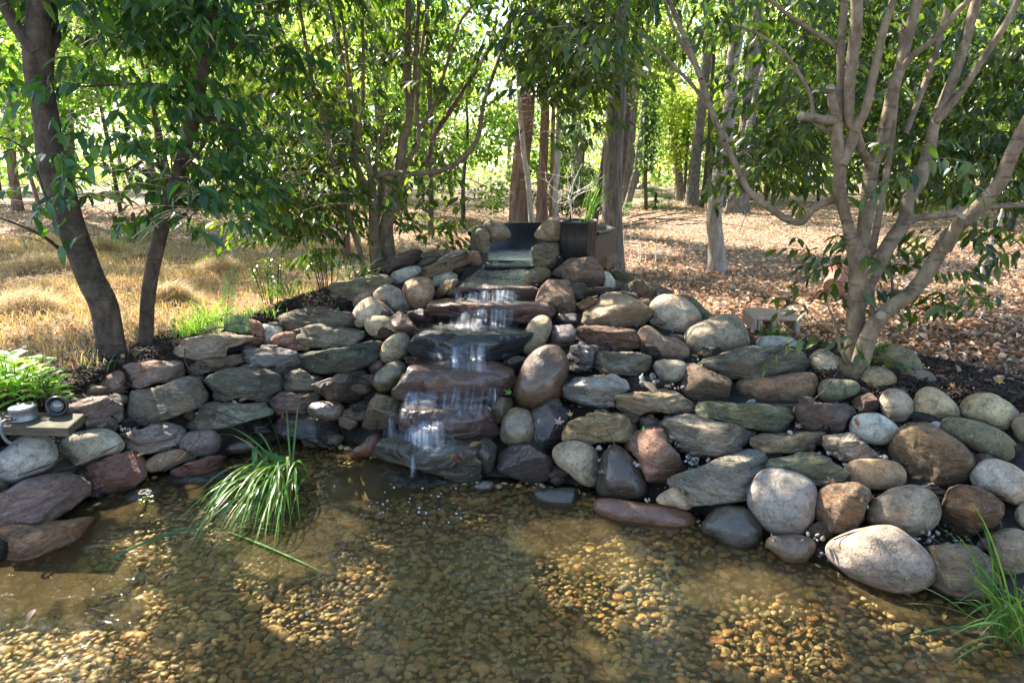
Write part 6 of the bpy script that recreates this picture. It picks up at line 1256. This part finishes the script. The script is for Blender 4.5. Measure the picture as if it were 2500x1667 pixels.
# ------------------------------------------------------------------ board, junction box, spotlight
bp = [G(-60, 1018, .43), G(-60, 1050, .43)]
A = G(0, 1012, .45); B = G(206, 1010, .45); C_ = G(165, 1045, .45); D_ = G(-60, 1040, .45); E = G(-60, 1000, .45)
bd = thing('wooden_board', 'weathered wooden board lying across the stones at the left edge', 'board', tuple(G(60, 1030, .43))); o0 = np.array(bd.location)
top = [np.array(p) for p in (D_, C_, B, E)]; n = 14
mb = MB(); up = np.array([0, 0, .036]); q = [p - o0 for p in top]
V = [p - up for p in q] + [p - up * .08 for p in q]; ce = sum(q) / 4; V += [ce + (p - ce) * .985 for p in q]
mb.add(V, [(3, 2, 1, 0), (0, 1, 5, 4), (1, 2, 6, 5), (2, 3, 7, 6), (3, 0, 4, 7), (4, 5, 9, 8), (5, 6, 10, 9), (6, 7, 11, 10), (7, 4, 8, 11), (8, 9, 10, 11)])
mb.build('plank', M['board'], bd)
c = G(60, 1022, .452); jb = thing('junction_box', 'round grey metal junction box screwed on the wooden board', 'junction box', tuple(c)); r = 30 * mpp(c)
mb = MB(); mb.lathe([(0.0001, 0), (r * 1.02, 0), (r * 1.02, .006), (r * .96, .01), (r * .96, .042), (r * 1.0, .046), (r * .99, .054), (r * .9, .058), (0.0001, .058)], (0, 0, 0), 36); mb.build('housing', M['metal'], jb, True)
for k in range(3):
    a = k * 2.1 + .4; mb = MB(); mb.lathe([(.0001, .064), (.005, .063), (.006, .056), (.006, .05)], (math.cos(a) * r * .75, math.sin(a) * r * .75, 0), 10); mb.build('screw', M['screw'], jb, True)
mb = MB(); mb.lathe([(.011, -.03), (.013, -.03), (.013, -.01), (.009, -.008), (.009, .01)], (-.01, -r * 1.02, .02), 14, (0, -1, .1)); mb.build('cable_gland', M['screw'], jb, True)
mb = MB(); a = c + Vector((-.01, -r - .012, .02)); addtube(mb, [a, a + Vector((-.005, -.035, .005)), a + Vector((.0, -.06, -.03)), a + Vector((.02, -.065, -.07)), a + Vector((.05, -.05, -.09))], [.0062] * 5, 10); tag(mb.build('cable', M['cable'], None, True), 'short grey cable hanging over the board from the junction box', 'cable')
c = G(134, 1012, .452); sp = thing('spotlight', 'small round black pond spotlight with a glass lens on the board', 'spotlight', tuple(c)); hd = P(141, 990, c.y + .0) - c
ax = Vector((.25, -1, .12)).normalized(); r = 25 * mpp(c)
mb = MB(); mb.lathe([(0.0001, -.055), (r * .62, -.05), (r * .8, -.02), (r * .86, .0), (r * .98, .004), (r * 1.0, .012), (r * .96, .018), (r * .80, .016), (r * .72, .004), (0.0001, .0)], tuple(hd), 32, ax); mb.build('lamp_head', M['black_plastic'], sp, True)
mb = MB(); mb.lathe([(r * .5, .006), (r * .42, .012), (r * .2, .016), (0.0001, .017)], tuple(hd), 28, ax); mb.build('lens', M['lens'], sp, True)
mb = MB(); mb.lathe([(r * .56, .004), (r * .56, .009), (r * .50, .009), (r * .50, .004)], tuple(hd), 28, ax); mb.build('trim_ring', M['metal'], sp, True)
mb = MB(); addtube(mb, [Vector((0, .01, 0)), Vector((-.02, .02, .02)), hd + Vector((-r * .95, .02, -.005))], [.006, .005, .005], 8); mb.box((0, .01, .004), (.035, .035, .008), .2, .002); mb.build('bracket', M['metal'], sp)
# ------------------------------------------------------------------ concrete block, terracotta pot
c = G(1880, 800, .49); cb = thing('concrete_block', 'rough sunlit concrete block with hollow sides behind the right boulders', 'concrete block', tuple(c)); k = mpp(c)
W_, D2, H_ = 112 * k, 50 * k * 2.2, 36 * k
mb = MB(); rz = -.12
for dx in (-.44, -.33, -.04, .44): mb.box((dx * W_ * math.cos(rz), dx * W_ * math.sin(rz), H_ * .42), (W_ * .09, D2, H_ * .84), rz, .004)
mb.build('web', M['concrete'], cb)
mb = MB(); mb.box((0, 0, H_ * .93), (W_, D2 * 1.01, H_ * .28), rz, .008); mb.build('top_face', M['concrete'], cb)
c = G(2040, 722, .48); k = mpp(c); tp = thing('terracotta_pot', 'reddish terracotta pot lying in the leaves behind the tan tree trunk', 'flower pot', tuple(c)); r = 36 * k
mb = MB(); axd = Vector((.6, .7, .25)); mb.lathe([(.0001, -.9 * r), (.62 * r, -.9 * r), (.66 * r, -.85 * r), (.92 * r, .45 * r), (1.03 * r, .46 * r), (1.05 * r, .8 * r), (.93 * r, .82 * r), (.9 * r, .5 * r), (.6 * r, -.8 * r), (.0001, -.8 * r)], (0, 0, r * .92), 36, axd); mb.build('pot_wall', M['terracotta'], tp, True)
# ------------------------------------------------------------------ small plants
# yellow-green broad leaved plant at left
def rosette(px, py, z, nst, L_, size, pal, name, label, spread, mat='leaf'):
    g = G(px, py, z); t = thing(name, label, 'plant', tuple(g)); Ps, Ds, Ns = [], [], []; mb = MB()
    for i in range(nst):
        a = RNG.uniform(0, 2 * PI); r = spread * math.sqrt(RNG.random()); s = Vector((math.cos(a) * r * .5, math.sin(a) * r * .5, -.03)); e = Vector((math.cos(a) * r, math.sin(a) * r, L_ * RNG.uniform(.5, 1.1)))
        addtube(mb, [s, (s + e) / 2 + Vector((0, 0, .02)), e], [.003, .0025, .002], 5)
        for k in range(9):
            b = k * 2.4 + RNG.random(); Ps.append(tuple(e - Vector((0, 0, .012 * k)))); Ds.append((math.cos(b), math.sin(b), RNG.uniform(-.1, .7))); Ns.append((-math.cos(b) * .4, -math.sin(b) * .4, 1))
    n = len(Ps); V, Q, c = leafmesh(np.array(Ps), np.array(Ds), np.array(Ns), size * RNG.uniform(.7, 1.2, n), pal[RNG.integers(len(pal), size=n)] * RNG.uniform(.85, 1.2, (n, 1)))
    link('foliage', mesh('foliage', V, Q, M[mat], True, c), t); mb.build('stems', M['blade'] if False else M['twig'], t, True); return t
LIME = np.array([(.30, .42, .05), (.22, .38, .04), (.40, .48, .10), (.16, .32, .04)])
rosette(25, 960, .48, 26, .16, .085, LIME, 'broad_leaved_plant', 'bright yellow-green leafy plant at the left edge behind the board', .17)
rosette(95, 975, .47, 10, .10, .075, LIME, 'broad_leaved_plant', 'smaller yellow-green leafy plant beside the junction box', .09)
NAN = np.array([(.14, .26, .04), (.22, .32, .05), (.09, .18, .03)])
rosette(665, 735, .56, 12, .34, .05, NAN, 'leafy_shrub', 'small yellow-green leafy bush above the grass fringe', .13)
rosette(800, 700, .60, 14, .30, .055, NAN * .6, 'leafy_shrub', 'dark fine-leaved bush left of the clustered stems', .16)
rosette(590, 1235, -.02, 3, .03, .02, NAN, 'water_weed', 'tiny green weed sprouting in the water under the sliver stone', .02)
rosette(352, 1235, -.02, 5, .04, .03, LIME * .7, 'water_weed', 'bright green water weed below the red-pink block', .03)
rosette(2150, 880, .5, 4, .10, .06, NAN, 'seedling', 'small green seedling right of the tan tree foot', .05)
# ferns
def fern(p0, p1, p2, wpx, pal, label, n=30):
    P0, P1, P2 = map(np.array, (p0, p1, p2)); t_ = thing('fern', label, 'fern', tuple(P0)); t = np.linspace(.08, 1, n)[:, None]
    C = (1 - t) ** 2 * P0 + 2 * t * (1 - t) * P1 + t * t * P2; T = unit(np.gradient(C, axis=0)); view = np.array([0, -1, .35]); S = unit(np.cross(T, view)); ps, ds, ns, sz = [], [], [], []
    for i in range(n):
        for sg in (-1, 1): ps.append(C[i]); ds.append(S[i] * sg + T[i] * .35 + np.array([0, 0, -.05])); ns.append(np.cross(T[i], S[i]) + RNG.normal(0, .15, 3)); sz.append(wpx * math.sin(PI * min(1, (.12 + t[i, 0] * .9))) ** .7 + .006)
    T2 = LT.copy(); T2[:, 1] *= .5
    V, Q, c = leafmesh(np.array(ps), np.array(ds), np.array(ns), np.array(sz), pal[RNG.integers(len(pal), size=len(ps))], T2, LF)
    link('frond', mesh('frond', V - P0, Q, M['leaf'], True, c), t_); mb = MB(); addtube(mb, [Vector((0, 0, 0)), Vector((P1 - P0) * .5 + (P2 - P0) * .25), Vector(P2 - P0)], [.003, .002, .001], 5); mb.build('stalk', M['twig'], t_, True)
FP = np.array([(.06, .10, .05), (.05, .085, .05), (.08, .12, .05)])
b = bank(553, 782); fern(b, b + Vector((.0, .05, .22)), P(592, 628, b.y + .05), .05, FP, 'upright dark green fern frond left of the rockery top', 27)
b = fr_(540, 800, .12); fern(b, b + Vector((.1, 0, .06)), fr_(622, 802, .14), .06, FP, 'fallen dull green fern frond lying on the pale pinkish slab', 26)
b = fr_(550, 800, .14); fern(b, b + Vector((-.05, 0, .02)), fr_(485, 825, .16), .035, np.array([(.2, .22, .12), (.3, .3, .2)]), 'small pale fern frond draped over the slab edge', 18)
# dark twigs lying over the left stones
for i, (pts, lb) in enumerate([([(130, 1150), (200, 1130), (280, 1090), (310, 1078)], 'thin dark twig crossing the red-pink block'), ([(452, 835), (455, 890), (500, 930), (580, 1010)], 'thin curved twig hanging over the triangular stone'), ([(390, 1150), (440, 1120), (490, 1065)], 'thin pale twig on the dark mauve rounded stone'), ([(400, 1150), (470, 1115), (540, 1085)], 'long dark root along the brown oval stone'), ([(45, 1160), (130, 1130), (200, 1090)], 'dark twig lying on the big purple-grey slab'), ([(425, 955), (470, 985), (520, 1000), (610, 1035)], 'dark twig lying on the long green-grey slab'), ([(760, 940), (830, 918), (890, 925), (915, 950)], 'pale green stem arching over the dark block with the tan face'), ([(1480, 1110), (1500, 1085), (1475, 1040)], 'thin dark twig by the tan slab'), ([(1880, 990), (1960, 985), (2010, 955), (2050, 900)], 'brown root curling below the orange-brown rounded slab'), ([(2035, 1317), (2080, 1300), (2140, 1287)], 'thin dark twig behind the huge pear-shaped boulder')]):
    mb = MB(); pp_ = [fr_(a, b2, .115) for a, b2 in pts]; addtube(mb, pp_, [.003] * (len(pp_) - 1) + [.0012], 6)
    tag(mb.build('twig', M['twig'] if 'pale green' not in lb else M['blade'], None, True), lb, 'twig')
